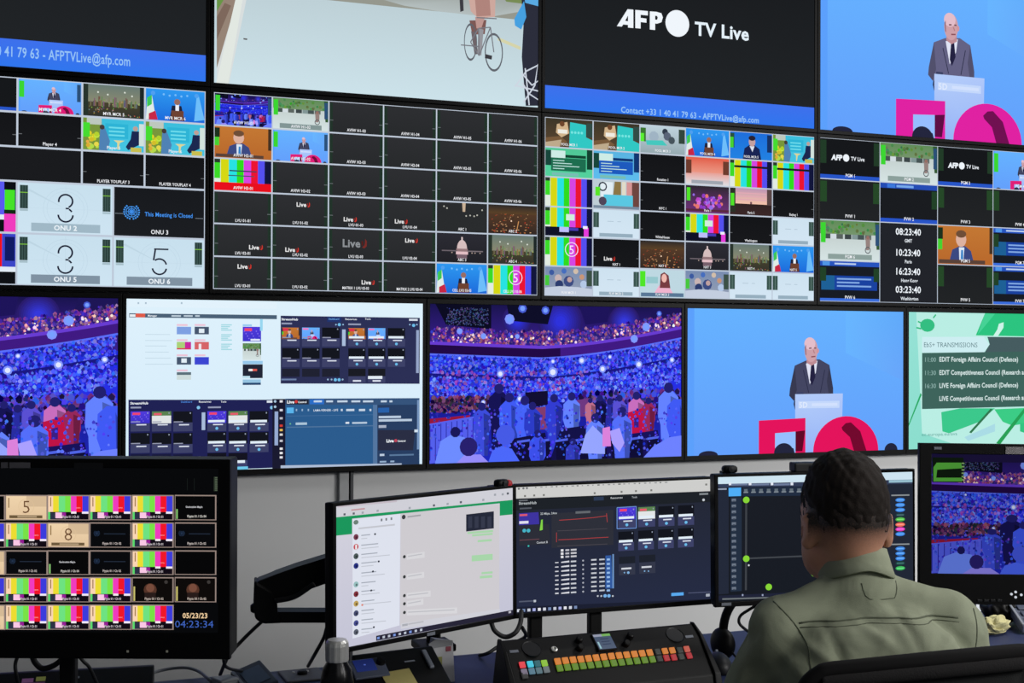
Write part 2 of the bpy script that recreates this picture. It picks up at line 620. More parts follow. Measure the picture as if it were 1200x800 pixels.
BARS = [(226, 236, 226), (214, 216, 20), (40, 226, 226), (48, 220, 30), (214, 70, 226), (236, 20, 50), (84, 80, 240), (18, 22, 60)]


def bars(c, kind=0):
    if kind == 3:      # desk style: pale bars with a patterned foot
        cs = [(250, 214, 180), (236, 220, 50), (110, 226, 130), (120, 226, 70), (240, 60, 190), (240, 24, 40), (60, 60, 220)]
        w = [0, .12, .26, .42, .56, .7, .85, 1]
        for i in range(7):
            c.rect(w[i], 0, w[i + 1], .68, cs[i])
        c.rect(0, .68, 1, 1, (18, 12, 22))
        c.rect(0, .68, .05, 1, (90, 220, 110))
        c.rect(.18, .7, .36, .95, (250, 200, 230))
        c.rect(.34, .7, .44, .86, (150, 30, 150))
        c.rect(.57, .66, .7, .75, (245, 235, 240))
        c.rect(.84, .66, 1, .75, (245, 235, 250))
        c.rect(.05, .72, .17, 1, (44, 50, 70))
        c.rect(.05, .05, .075, .45, (150, 110, 60))
        c.text('DEMO', .75, .5, .05, (250, 180, 190))
        return
    w = [0, .11, .25, .39, .51, .64, .76, .88, 1]
    for i in range(8):
        c.rect(w[i], 0, w[i + 1], 1, BARS[i])
    c.rect(0, .05, .1, .62, (60, 220, 40))
    c.rect(0, 0, .1, .12, (40, 60, 44))
    if kind == 1:
        c.rect(0, .74, 1, 1, (232, 16, 30))
        c.rect(.26, .34, .74, .38, (50, 60, 90))
        c.rect(.24, .5, .7, .53, (60, 70, 100))
    if kind == 2:
        c.rect(.1, .2, .9, .28, (24, 30, 34))
    if kind == 4:
        c.rect(0, .68, 1, 1, (16, 18, 40))
        c.rect(.3, .68, .5, .86, (190, 190, 250))
        c.rect(.5, .7, .7, .8, (70, 60, 180))
        c.rect(.82, .68, .92, 1, (230, 60, 220))
        c.rect(.8, .62, .9, .72, (240, 240, 250))
        c.rect(.44, .22, .62, .44, (210, 236, 220))
    if kind == 5:
        c.ring(.56, .42, .26, .03, (240, 220, 250), 18)
        c.text('5', .56, .42, .32, (250, 230, 255))


def speaker_flags(c, teal=False):
    c.rect(0, 0, 1, 1, (46, 152, 240), (28, 106, 220))
    for i in range(5):
        c.ell(.3 + .1 * i, .16 + .03 * (i % 2), .035, (120, 190, 250), 8)
    c.poly([(.02, .3), (.1, .2), (.17, .95), (.0, 1)], (224, 236, 232))
    c.poly([(.02, .3), (.1, .2), (.1, .5), (.02, .6)], (60, 200, 90))
    c.poly([(.05, .8), (.16, .7), (.2, .98), (.05, 1)], (200, 40, 70))
    c.poly([(.86, .2), (.9, .15), (1, .9), (.82, .96)], (110, 190, 250))
    c.poly([(.44, .5), (.6, .5), (.66, .98), (.4, .98)], (30, 34, 60))
    c.rect(.5, .44, .56, .7, (236, 240, 250))
    c.ell(.53, .38, .1, (150, 110, 100), 10)
    c.rect(.43, .66, .64, .98, (110, 66, 50))
    c.ell(.12, .14, .07, (80, 160, 240), 10)
    c.ell(.86, .14, .07, (80, 160, 240), 10)


def interview(c):
    c.rect(0, 0, 1, 1, (60, 190, 220), (70, 196, 226))
    c.poly([(0, 0), (.3, 0), (.32, .6), (.3, 1), (0, 1)], (120, 150, 60))
    R = random.Random(2)
    for i in range(18):
        c.ell(R.uniform(.04, .24), R.uniform(.4, .92), R.uniform(.05, .09), jit((206, 200, 60), 30, R), 7)
    c.rect(.06, 0, .3, .2, (190, 200, 190))
    c.rect(.36, .14, .74, .6, (46, 180, 214))
    for k in range(3):
        c.rect(.42, .24 + k * .12, .68, .29 + k * .12, (110, 220, 236))
    c.poly([(.28, .3), (.36, .3), (.44, .7), (.4, 1), (.26, 1)], (80, 130, 180))
    c.ell(.31, .27, .08, (70, 60, 60), 9)
    c.poly([(.8, .34), (.92, .34), (.94, .75), (.74, .95), (.7, .85), (.78, .6)], (28, 40, 80))
    c.ell(.86, .26, .08, (190, 160, 150), 9)
    c.rect(.92, .1, 1, .8, (210, 226, 220))
    c.poly([(.5, .66), (.68, .66), (.6, .74), (.58, .95), (.56, .95), (.56, .74)], (220, 214, 150))
    c.rect(0, .15, .11, .6, (70, 220, 50))
    c.rect(.78, .86, .96, 1, (200, 190, 80))


def man_orange(c):
    c.rect(0, 0, 1, 1, (196, 120, 52), (184, 104, 44))
    c.poly([(.2, .98), (.26, .62), (.42, .5), (.5, .52), (.6, .64), (.66, .98)], (60, 74, 130))
    c.poly([(.38, .55), (.48, .55), (.46, .95), (.39, .95)], (220, 232, 245))
    c.poly([(.42, .62), (.455, .62), (.46, .98), (.41, .98)], (50, 130, 200))
    c.ell(.42, .34, .2, (222, 178, 160), 14, .095)
    c.ell(.42, .2, .1, (110, 78, 56), 12, .095)
    c.rect(.0, .05, .09, .35, (30, 50, 30))
    c.rect(.0, .35, .08, .62, (70, 210, 50))
    c.rect(.94, 0, 1, .7, (70, 50, 34))
    c.rect(.02, .88, .86, .98, (90, 66, 56))


def man_blue(c):
    c.rect(0, 0, 1, 1, (30, 110, 220), (34, 130, 226))
    c.poly([(.3, 1), (.34, .6), (.46, .46), (.58, .46), (.7, .6), (.74, 1)], (26, 36, 84))
    c.poly([(.46, .5), (.58, .5), (.53, .72)], (220, 226, 240))
    c.ell(.52, .34, .18, (196, 160, 160), 12, .08)
    c.ell(.52, .2, .1, (40, 34, 50), 10, .085)
    c.rect(0, .05, .1, .6, (40, 80, 60))
    c.rect(0, .2, .08, .6, (70, 210, 50))
    c.rect(.88, .05, 1, .7, (24, 50, 100))


def skyline(c, dark=0.0):
    R = random.Random(9)
    c.rect(0, 0, 1, .62, (104, 122, 116), (140, 140, 112))
    c.rect(0, .55, 1, 1, (70, 66, 46), (50, 50, 44))
    c.m.k += 1
    c.m.hold = True
    for i in range(34):
        u = R.uniform(.1, .94)
        h = R.uniform(.06, .26)
        c.rect(u, .62 - h, u + R.uniform(.015, .03), .68, jit((110, 112, 96), 28, R))
    for i in range(60):
        u, v = R.uniform(.08, .94), R.uniform(.45, .95)
        c.rect(u, v, u + .018, v + .03, jit((150, 140, 96), 50, R))
    c.m.hold = False
    for u, v in ((.24, .24), (.68, .2), (.8, .3), (.4, .3)):
        c.ell(u, v, .03, (220, 226, 214), 6)
    c.rect(0, 0, .08, 1, (40, 52, 44))
    c.rect(.93, 0, 1, 1, (30, 40, 40))


def capitol(c):
    c.rect(0, 0, 1, 1, (44, 44, 52), (34, 34, 40))
    n = 10
    c.poly([(.5 + .1 * math.cos(math.pi * (1 + i / n)), .52 + .3 * math.sin(math.pi * (1 + i / n))) for i in range(n + 1)], (214, 190, 190))
    c.rect(.485, .12, .515, .26, (220, 200, 200))
    c.rect(.385, .52, .615, .62, (150, 120, 124))
    c.rect(.38, .62, .62, .72, (226, 190, 196))
    c.rect(.4, .72, .6, .86, (120, 96, 108))
    c.rect(.1, .58, .4, .62, (110, 100, 108))
    c.rect(.6, .58, .92, .62, (120, 110, 116))
    for u in (.3, .7, .76, .86):
        c.ell(u, .66, .025, (180, 160, 150), 6)


def night(c):
    R = random.Random(4)
    c.rect(0, 0, 1, .3, (44, 42, 42), (90, 66, 40))
    c.rect(0, .3, 1, 1, (84, 58, 40), (50, 40, 36))
    c.m.k += 1
    c.m.hold = True
    for i in range(110):
        u, v = R.uniform(.06, .94), R.uniform(.3, .95)
        s = .012 + .02 * v
        c.rect(u, v, u + s, v + s * .9, R.choice([(180, 110, 60), (130, 80, 54), (220, 170, 120), (60, 44, 38), (190, 60, 40)]))
    c.m.hold = False
    c.ell(.47, .55, .03, (255, 220, 190), 6)
    c.line([(.62, .55), (.58, .9)], .03, (210, 150, 90))


def tower(c):
    c.rect(0, 0, 1, 1, (42, 44, 46))
    c.poly([(.5, 0), (.57, 0), (.56, .3), (.51, .3)], (200, 176, 150))
    for u, v in ((.14, .14), (.2, .2), (.58, .44), (.66, .42), (.74, .44), (.8, .4), (.9, .22)):
        c.ell(u, v, .03, (190, 190, 180), 6)


def meeting(c):
    c.rect(0, 0, 1, 1, (120, 140, 176), (150, 160, 180))
    for u, v, r, col in ((.28, .4, .14, (200, 180, 180)), (.5, .5, .2, (60, 76, 130)), (.52, .44, .1, (190, 160, 160)), (.78, .34, .1, (200, 150, 120)), (.3, .62, .16, (44, 60, 110)), (.14, .2, .1, (60, 90, 160)), (.4, .14, .1, (70, 110, 190)), (.65, .14, .1, (210, 190, 170)), (.82, .6, .14, (180, 200, 230))):
        c.ell(u, v, r, col, 9)
    c.poly([(0, .74), (.3, .68), (.7, .7), (1, .76), (1, 1), (0, 1)], (196, 206, 224))
    c.rect(0, .3, .09, .66, (70, 200, 60))
    c.rect(.88, .1, 1, .66, (60, 80, 70))


def warm(c):
    c.rect(0, 0, 1, 1, (60, 54, 40), (90, 70, 50))
    c.poly([(.52, .1), (.86, .16), (.86, .6), (1, .7), (1, 1), (.5, 1)], (50, 200, 196))
    c.poly([(.24, .2), (.46, .1), (.5, .5), (.34, .66), (.22, .5)], (210, 180, 140))
    c.ell(.35, .18, .1, (110, 70, 44), 9)
    c.rect(.26, .38, .46, .52, (240, 236, 226))
    for k in range(4):
        c.ell(.56 + .07 * k, .46, .05, (120, 230, 226), 7)
    c.poly([(0, .7), (.3, .62), (.46, .8), (.3, 1), (0, 1)], (120, 90, 60))
    c.poly([(0, .86), (.34, .74), (.3, 1), (0, 1)], (190, 170, 140))
    c.rect(.87, .1, 1, .6, (50, 76, 70))


def greyscene(c):
    c.rect(0, 0, 1, 1, (190, 210, 220), (150, 170, 176))
    for u, v, r, col in ((.55, .2, .12, (50, 60, 76)), (.6, .36, .16, (90, 100, 120)), (.3, .4, .2, (160, 180, 196)), (.7, .5, .14, (70, 84, 92))):
        c.ell(u, v, r, col, 9)
    c.poly([(.12, .55), (.5, .52), (.6, .7), (.14, .72)], (70, 200, 190))
    c.rect(0, .1, .12, .6, (60, 120, 50))
    c.rect(0, .3, .08, .6, (90, 240, 50))
    c.rect(.86, .08, 1, .6, (50, 70, 60))


def slate(c, base=(40, 140, 90), hi=(70, 190, 140)):
    c.rect(0, 0, 1, 1, hi, tuple(v * 1.05 for v in hi))
    c.rect(.12, .08, .42, .4, (206, 236, 230))
    c.rect(.42, .22, .86, .32, tuple(v * .6 for v in base))
    c.rect(.12, .34, .86, .8, base)
    for k in range(4):
        c.rect(.16, .42 + k * .095, .4 + .32 * ((k * 7) % 3) / 2, .45 + k * .095, (190, 230, 224))
    c.rect(0, .08, .12, .62, (24, 70, 60))
    c.rect(.88, .0, 1, .7, tuple(v * .6 for v in base))
    c.rect(.14, .86, .7, .96, (120, 190, 180))


def whitefeed(c, lines=True):
    c.rect(0, 0, 1, 1, (206, 226, 240), (212, 230, 244))
    c.rect(.0, .1, .12, .64, (58, 84, 78))
    c.rect(.88, .1, 1, .64, (58, 84, 78))
    for u in (.06, .94):
        c.rect(u - .004, .1, u + .004, .64, (120, 150, 140))
    c.rect(.13, .84, .86, .97, (150, 174, 190))
    if lines:
        c.rect(.3, .4, .44, .42, (170, 190, 206))
        c.rect(.52, .4, .6, .42, (170, 190, 206))


def redgrad(c):
    c.rect(0, 0, 1, .55, (226, 92, 70), (236, 150, 130))
    c.rect(0, .55, 1, 1, (232, 160, 150), (222, 222, 226))
    c.rect(0, .1, .13, .6, (110, 60, 46))
    c.rect(.86, .1, 1, .6, (110, 60, 46))
    c.rect(.13, .84, .86, .97, (160, 166, 176))


def purple(c):
    R = random.Random(12)
    c.rect(0, 0, 1, 1, (44, 40, 46), (110, 50, 120))
    for i in range(46):
        c.ell(R.uniform(.16, .84), R.uniform(.34, .8), R.uniform(.05, .1), R.choice([(190, 70, 200), (220, 110, 220), (230, 120, 110), (140, 60, 200), (150, 110, 230)]), 6)
    c.rect(0, .86, 1, .94, (90, 40, 60))
    c.rect(.02, .08, .1, .56, (80, 230, 40))


def sunset(c):
    c.rect(0, 0, 1, .6, (190, 150, 180), (246, 196, 170))
    c.rect(0, .58, 1, 1, (50, 36, 36), (60, 40, 40))
    c.ell(.5, .54, .05, (120, 80, 90), 8)
    c.rect(0, .0, .13, .9, (44, 50, 40))
    c.rect(.02, .2, .1, .66, (80, 230, 40))
    c.rect(.88, 0, 1, .6, (90, 70, 70))
    for k in range(3):
        c.rect(.14, .16 + k * .12, .86, .2 + k * .12, (226, 170, 180))


def studio(c):
    c.rect(0, 0, 1, 1, (190, 206, 214))
    c.rect(.16, .05, .42, .6, (226, 238, 244))
    c.ring(.2, .22, .17, .05, (36, 44, 60), 12)
    c.poly([(.46, .02), (.6, .02), (.6, .6), (.42, .6)], (140, 118, 70))
    c.rect(.62, .02, .7, .6, (226, 220, 200))
    c.rect(.72, .02, .84, .6, (214, 150, 150))
    c.rect(.84, .02, 1, .9, (110, 70, 64))
    c.rect(.22, .5, .86, .9, (90, 200, 226))
    c.ell(.2, .74, .16, (80, 70, 90), 10)
    c.rect(.04, .24, .14, .56, (90, 230, 40))
    c.rect(0, .9, 1, 1, (120, 140, 160))


def woman_pink(c):
    c.rect(0, 0, 1, 1, (190, 216, 226))
    c.rect(.14, .26, .4, .5, (150, 200, 206))
    c.poly([(.3, .9), (.42, .58), (.52, .5), (.64, .58), (.76, .9)], (240, 180, 206))
    c.poly([(.44, .66), (.46, .16), (.54, .08), (.64, .2), (.68, .66)], (120, 60, 66))
    c.ell(.54, .3, .16, (240, 186, 176), 12, .06)
    c.rect(0, .06, .12, .62, (80, 230, 40))
    c.rect(.02, .84, .98, .98, (90, 120, 150))


def logo_u(c, u, v, h, col=(236, 236, 236)):
    c.text('Live', u, v, h, col, 'c', .03)
    _, _, w0, w1 = glyphs('Live', .03)
    e = (w1 - w0) / 2 * h / CAP / c.a
    x, a, t = u + e + .28 * h / c.a, .5 * h / c.a, .42
    red = (206, 54, 44) if col[0] > 200 else (120, 44, 40)
    c.poly([(x + a * .7, v - h * .62), (x + a * 1.15, v - h * .3), (x + a * 1.1, v + h * .35), (x + a * .5, v + h * .62), (x - a * .1, v + h * .5), (x + a * .5, v + h * .22), (x + a * .66, v - h * .1)], red)
    c.poly([(x - a * .3, v - h * .3), (x + a * .15, v - h * .3), (x + a * .2, v + h * .2), (x - a * .2, v + h * .3)], tuple(k * .7 for k in red))


def agency(c, u, v, h, ball=True):
    """white letters, disc, then the channel words"""
    c.text('AFP', u - 3.1 * h / c.a, v, h, WHITE, 'c', .055, 1.0, .12)
    c.ell(u - .95 * h / c.a, v, h * .72, WHITE, 20)
    c.text('TV Live', u + .15 * h / c.a, v + h * .06, h * .78, WHITE, 'l', .02, .9)


def black(c, meters=True):
    c.rect(0, 0, 1, 1, (46, 47, 50), (40, 42, 44))
    if meters:
        c.rect(0, .04, .06, .98, (34, 52, 42))
        c.rect(.94, .04, 1, .98, (34, 52, 42))
        c.rect(.01, .6, .07, .62, (110, 116, 120))
        c.rect(.93, .66, .99, .68, (110, 116, 120))


def blue_slate(c):
    c.rect(0, 0, 1, 1, (24, 28, 36))
    c.rect(0, .0, 1, .12, (40, 84, 190))
    c.rect(.04, .01, .16, .11, (80, 150, 230))
    c.rect(.24, .04, .6, .08, (190, 210, 240))
    c.rect(.1, .36, .96, .72, (26, 66, 160))
    c.rect(.02, .36, .24, .72, (30, 96, 150))
    for k in range(3):
        c.rect(.28, .42 + k * .09, .66 + .2 * ((k + 1) % 2), .46 + k * .09, (130, 170, 230))
    c.rect(0, .93, 1, 1, (60, 110, 220))
    c.rect(0, .16, .1, .5, (34, 66, 40))
    c.rect(.9, .16, 1, .5, (34, 66, 40))


def count(c, d, bar=(158, 184, 200), mcol=(60, 84, 80)):
    c.rect(0, 0, 1, 1, (200, 224, 238), (206, 228, 242))
    c.ring(.5, .5, .43, .006, (186, 210, 226), 30)
    c.ring(.5, .5, .36, .006, (188, 212, 228), 30)
    c.rect(.499, .02, .501, .84, (186, 208, 222))
    c.rect(.1, .5, .9, .503, (188, 210, 224))
    c.poly([(.5, .5), (.1, .15), (.12, .12)], (190, 214, 228))
    ink = (30, 34, 54)
    t, r = .034, .15
    if d == '3':
        c.ring(.5, .34, r, t, ink, 22, .47, 1.18)
        c.rect(.5, .472, .535, .505, ink)
        c.ring(.5, .62, r * 1.05, t, ink, 22, -.0, .5)
        c.ring(.5, .62, r * 1.0, t, ink, 8, -.17, -.08)
    else:
        c.rect(.44, .2, .6, .232, ink)
        c.line([(.455, .215), (.435, .45)], t, ink)
        c.ring(.5, .56, r * 1.05, t, ink, 22, -.36, -.03)
        c.ring(.5, .6, r * 1.05, t, ink, 22, .02, .48)
    for u in (.02, .895):
        c.rect(u, .05, u + .085, .52, mcol)
        for k in range(3):
            c.rect(u + .012 + k * .026, .06, u + .022 + k * .026, .52, (34, 52, 50))
        c.rect(u, .19, u + .085, .205, (130, 200, 60))
        c.rect(u + .0, .53, u + .085, .57, (166, 190, 200))


def emblem(c, u, v, r, B=(70, 150, 236), G=(50, 120, 210)):
    """blue globe between two laurel sprays"""
    c.ring(u, v, r * .78, r * .1, B, 20)
    c.ring(u, v, r * .5, r * .08, B, 16)
    c.ell(u, v, r * .34, G, 12)
    for a in range(8):
        q = math.pi * a / 4
        c.line([(u, v), (u + .72 * r / c.a * math.cos(q), v + .72 * r * math.sin(q))], r * .06, B)
    for sgn in (-1, 1):
        for k in range(8):
            q = math.pi * (.5 + sgn * (.08 + k * .1))
            pu, pv = u + r / c.a * math.cos(q), v + r * math.sin(q)
            c.ell(pu, pv, r * .13, B, 6)


def closed(c):
    c.rect(0, 0, 1, 1, (24, 26, 30), (28, 30, 34))
    emblem(c, .19, .5, .15)
    c.text('This Meeting is Closed', .335, .535, .09, (70, 150, 246), 'l', .012, .8)
    c.rect(.01, .54, .1, .55, (130, 140, 150))
    c.rect(.9, .58, .99, .59, (130, 140, 150))


def label(c, t, h=.13, v=.9, col=(240, 242, 246), sx=.85):
    c.text(t, .5, v, h * .76, col, 'c', .016, sx * 1.04)


# ------------------------------------------------------------------ displays
def mtx_panel(z, tilt, roll):
    """panel frame inside a thing that is already turned by its yaw"""
    up2 = Vector((0, math.sin(tilt), math.cos(tilt)))
    r0 = Vector((1, 0, 0))
    c, s = math.cos(roll), math.sin(roll)
    r, u = r0 * c + up2 * s, up2 * c - r0 * s
    n = u.cross(r)
    mm = Matrix.Identity(4)
    for i in range(3):
        mm[i][0], mm[i][1], mm[i][2] = r[i], n[i], u[i]
    mm[2][3] = z
    return mm


def ring_frame(w, h, l, r, t, b, y0, y1, bev=0.0015):
    """a picture-frame shaped bezel around a w x h opening"""
    bm = bmesh.new()
    o = [(-w / 2 - l, h / 2 + t), (w / 2 + r, h / 2 + t), (w / 2 + r, -h / 2 - b), (-w / 2 - l, -h / 2 - b)]
    i = [(-w / 2, h / 2), (w / 2, h / 2), (w / 2, -h / 2), (-w / 2, -h / 2)]
    rows = [[bm.verts.new((x, y, z)) for x, z in q] for q, y in ((o, y1), (o, y0), (i, y0), (i, y1))]
    for a, bb in zip(rows, rows[1:] + rows[:1]):
        for k in range(4):
            bm.faces.new((a[k], a[(k + 1) % 4], bb[(k + 1) % 4], bb[k]))
    if bev:
        es = [e for e in bm.edges if all(abs(v.co.y - y0) < 1e-6 for v in e.verts)]
        bmesh.ops.bevel(bm, geom=es, offset=bev, segments=2, affect='EDGES', profile=0.5)
    return bm


def pose_world(root, mtx):
    bpy.context.view_layer.update()
    return root.matrix_world @ mtx


def uv_from_photo(mw, w, h):
    o, rx, uz, ny = mw.to_translation(), mw.col[0].to_3d(), mw.col[2].to_3d(), mw.col[1].to_3d()

    def f(x, y):
        d = Vector(ray(x, y))
        c = Vector(CAM)
        p = c + d * ((o - c).dot(ny) / d.dot(ny)) - o
        return (p.dot(rx) / w + .5, .5 - p.dot(uz) / h)
    return f


def panel(root, mtx, w, h, bez, depth, black_glass=False):
    """housing, bezel; returns the canvas of the lit area"""
    l, r, t, b = bez
    obj('bezel', ring_frame(w, h, l, r, t, b, -0.004, 0.012), M_BEZEL, root, mtx=mtx)
    ins = .03 if depth >= .07 and w < .6 else .001
    bm = nbox(-w / 2 - l + ins, w / 2 + r - ins, .004, depth, -h / 2 - b + ins, h / 2 + t - ins, .004)
    obj('housing', bm, M_BLACK, root, mtx=mtx)
    return Can(-w / 2, h / 2, w, h, uvmap=uv_from_photo(pose_world(root, mtx), w, h))


AW, AH, GA, Z1 = 1.21, 0.6806, 0.0288, 0.033
BW, BH, GB, BX = 1.0438, 0.5874, 0.0276, -0.2861
ROWZ = 2.52
TILE_LABEL = {'bars': 'colour bar tile', 'podium': 'tile of a speaker before a light blue backdrop', 'street': 'tile of a pale street with a cyclist',
              'crowd': 'tile of a blue lit audience', 'man_orange': 'tile of a man before an orange wall', 'capitol': 'tile of a lit white dome at night',
              'interview': 'tile of two seated people on a cyan set', 'speaker_flags': 'tile of a speaker between flags', 'skyline': 'tile of a city skyline'}


def wall_display(row, col, label_, paint, tiles=None):
    if row < 3:
        w, h = AW, AH
        x = (col - 1) * (AW + GA) + GA / 2 + w / 2
        z = (ROWZ + AH / 2) if row == 1 else ROWZ - Z1 - AH / 2
        bx = GA / 2 - .001
        bz = Z1 / 2 - .001
    else:
        w, h = BW, BH
        x = BX + (col - 1) * (BW + GB) + GB / 2 + w / 2
        z = ROWZ - Z1 - AH - .0386 - BH / 2
        bx = GB / 2 - .001
        bz = .0185
    root = empty('wall_display', (x, 0, z - h / 2 - bz))
    tag(root, label_, 'wall display', {1: 'top row wall displays', 2: 'middle row wall displays', 3: 'bottom row wall displays'}[row])
    mt = Matrix.Translation((0, 0, h / 2 + bz))
    c = panel(root, mt, w, h, (bx, bx, bz, bz), .04)
    paint(c)
    scr = c.make('screen', root, mt)
    mnt = nbox(-.2, .2, .04, .0495, h * .2, h * .2 + .24, .004)
    obj('mounting_plate', mnt, M_DARK, root)
    for (u0, v0, u1, v1, fn, lb, cap) in tiles or []:
        t = c.sub(u0, v0, u1, v1, fresh=True)
        fn(t)
        if cap:
            cap(t)
        if t.m.V:
            o = t.make('video_tile', scr, None, -.002)
            if lb:
                o['label'] = lb
    return root


LINE = (196, 206, 220)


def grid_tiles(c_cols, c_rows, cells, gap=.004):
    """cells: (col,row,colspan,rowspan,fn,label,caption)"""
    out = []
    for (ci, ri, cs, rs, fn, lb, cap) in cells:
        g = gap
        out.append((ci / c_cols + g / 2, ri / c_rows + g, (ci + cs) / c_cols - g / 2, (ri + rs) / c_rows - g, fn, lb, cap))
    return out


def lab(t, **k):
    return lambda c: label(c, t, **k)


# --- top row
def contact_strip(c):
    c.rect(0, 0, 1, 1, (25, 27, 30), (34, 37, 40))
    c.rect(0, .865, 1, .998, (62, 112, 236), (48, 118, 238))
    c.textw('Contact +33 1 40 41 79 63 - AFPTVLive@afp.com', .279, .793, .925, .05, (150, 196, 246), .012)
    agency(c, .5, .5, .1)


def agency_big(c):
    c.rect(0, 0, 1, 1, (25, 27, 30), (34, 37, 40))
    c.rect(0, .87, 1, .998, (62, 112, 236), (48, 118, 238))
    c.kx = (630, 0, 3.529)
    c.qtextw('Contact +33 1 40 41 79 63 - AFPTVLive@afp.com', 345, 915, 452, 25, (150, 196, 246), .02)
    P = lambda pts: c.qpoly(pts, WHITE)
    P([(328, 108), (372, 38), (396, 40), (396, 116), (374, 114), (374, 103), (354, 101), (348, 110)])
    c.qpoly([(362, 86), (374, 64), (374, 88)], (28, 30, 34))
    P([(404, 41), (456, 46), (456, 64), (426, 61), (426, 74), (450, 77), (450, 94), (426, 91), (426, 118), (404, 116)])
    P([(464, 47), (492, 49), (512, 55), (518, 72), (512, 92), (494, 98), (486, 97), (486, 124), (464, 122)])
    c.qpoly([(486, 65), (494, 66), (497, 73), (494, 82), (486, 81)], (28, 30, 34))
    c.qell(578, 97, 55, WHITE, 32, 49)
    c.qtextw('TV Live', 650, 874, 116, 56, (230, 242, 250), .028)


def street_big(c):
    c.rect(0, 0, 1, 1, (172, 186, 190), (204, 226, 234))
    c.rect(0, 0, 1, .44, (96, 130, 90), (140, 150, 130))
    for k in range(12):
        c.ell(.04 + k * .084, .3, .12, (70 + 6 * (k % 4), 110 + 8 * (k % 3), 66), 12)
    c.rect(0, .44, 1, .52, (150, 152, 142))
    c.kx = (240, 0, 3.0)
    c.qpoly([(42, -20), (150, -20), (85, 297), (42, 292)], (216, 222, 222))
    c.qpoly([(42, -20), (118, -20), (42, 240)], (150, 132, 118))
    c.qpoly([(42, -20), (78, -20), (42, 40)], (104, 150, 70))
    c.qpoly([(42, 60), (70, 10), (92, 20), (42, 140)], (126, 104, 92))
    c.qpoly([(112, -20), (136, -20), (82, 300), (40, 296)], (226, 232, 226))
    c.qpoly([(560, -20), (1140, -20), (1172, 30), (1000, 60), (820, 40), (700, 20)], [(150, 156, 150)] * 2 + [(180, 190, 190)] * 4)
    c.qpoly([(1040, -20), (1172, -20), (1172, 20), (1060, 6)], (120, 140, 84))
    c.qpoly([(1030, 130), (1110, 164), (1110, 176), (1030, 142)], (214, 212, 170))
    for pts, col in (([(895, -10), (908, -10), (910, 38), (898, 42)], (60, 60, 66)),
                     ([(925, -20), (1022, -20), (1020, 60), (960, 64), (935, 40)], (206, 168, 158)),
                     ([(948, -20), (1000, -20), (1005, 55), (955, 58)], (176, 132, 124)),
                     ([(930, 72), (990, 70), (984, 120), (940, 122)], (126, 88, 84)),
                     ([(950, 60), (985, 60), (972, 100), (955, 100)], (190, 150, 144)),
                     ([(936, 110), (952, 112), (960, 190), (948, 192)], (110, 100, 104)),
                     ([(962, 100), (980, 104), (972, 196), (958, 190)], (150, 150, 156))):
        c.qpoly(pts, col)
    for cx, cy, rx, ry in ((934, 148, 23, 66), (1016, 184, 32, 68)):
        u, v = c.q(cx, cy)
        ru, rv = abs(c.q(cx + rx, cy)[0] - u), abs(c.q(cx, cy + ry)[1] - v)
        c.ring(u, v, rv, rv * .12, (96, 100, 108), 26, ru=ru)
    for pts in ([(934, 148), (962, 100), (1004, 96), (1016, 184)], [(962, 100), (964, 196), (1004, 96)], [(934, 148), (964, 196)], [(900, 158), (966, 164)], [(955, 62), (1026, 66)]):
        c.qline(pts, 4, (120, 122, 130))
    c.qpoly([(986, 190), (1010, 196), (1008, 210), (984, 204)], (60, 60, 66))
    c.qpoly([(1112, -20), (1172, -20), (1172, 372), (1128, 372), (1114, 200), (1120, 90)], (44, 46, 60))
    c.qpoly([(1122, 4), (1130, 60), (1112, 104), (1090, 90), (1088, 66)], (70, 160, 224))
    c.qpoly([(1122, -20), (1172, -20), (1172, 22), (1126, 10)], (90, 170, 226))
    for pts in ([(1090, 305), (1130, 250), (1170, 230)], [(1112, 255), (1150, 300), (1172, 285)], [(1090, 300), (1172, 320)], [(1120, 360), (1160, 300), (1172, 225)], [(1115, 290), (1140, 330), (1172, 350)], [(1126, 240), (1140, 370)]):
        c.qline(pts, 5, (206, 214, 226))
    c.qpoly([(135, 134), (150, 136), (148, 141), (136, 139)], (90, 90, 90))


wall_display(1, 0, 'black display with a blue contact strip, upper left of the wall', contact_strip)
wall_display(1, 1, 'large display showing a pale road, a cyclist and a guard', street_big)
wall_display(1, 2, 'black display with white round logo and blue strip, above a coloured tile grid', agency_big)
wall_display(1, 3, 'light blue display of a speaker at a lectern, in the top right corner', lambda c: podium(c, (224, 34, 162), True, (100, 98, 132)))

# --- middle row


def base_grid(nc, nr, skip=()):
    def f(c):
        c.rect(0, 0, 1, 1, LINE, (188, 200, 216))
    return f


BK = lambda t: (black, None, lab(t))
mv1 = []
A1 = lambda ci, ri, fn, lb, cap: mv1.append((ci, ri, 1, 1, fn, lb, cap))


def agency_tile(c):
    c.rect(0, 0, 1, 1, (22, 24, 27))
    c.rect(0, .9, 1, 1, (40, 86, 200))
    agency(c, .5, .46, .13)


def agency_meter(c):
    agency_tile(c)
    c.rect(0, .04, .1, .62, (34, 60, 40))
    c.rect(.9, .04, 1, .62, (34, 60, 40))


def with_meter(fn):
    def f(c):
        fn(c)
        c.rect(.01, .06, .09, .56, (60, 214, 50))
        c.rect(.93, .06, .99, .6, (44, 80, 120))
    return f


def dark(c):
    c.rect(0, 0, 1, 1, (20, 21, 24), (24, 25, 28))
    c.rect(.0, .62, .06, .64, (110, 114, 118))
    c.rect(.94, .66, 1, .68, (110, 114, 118))


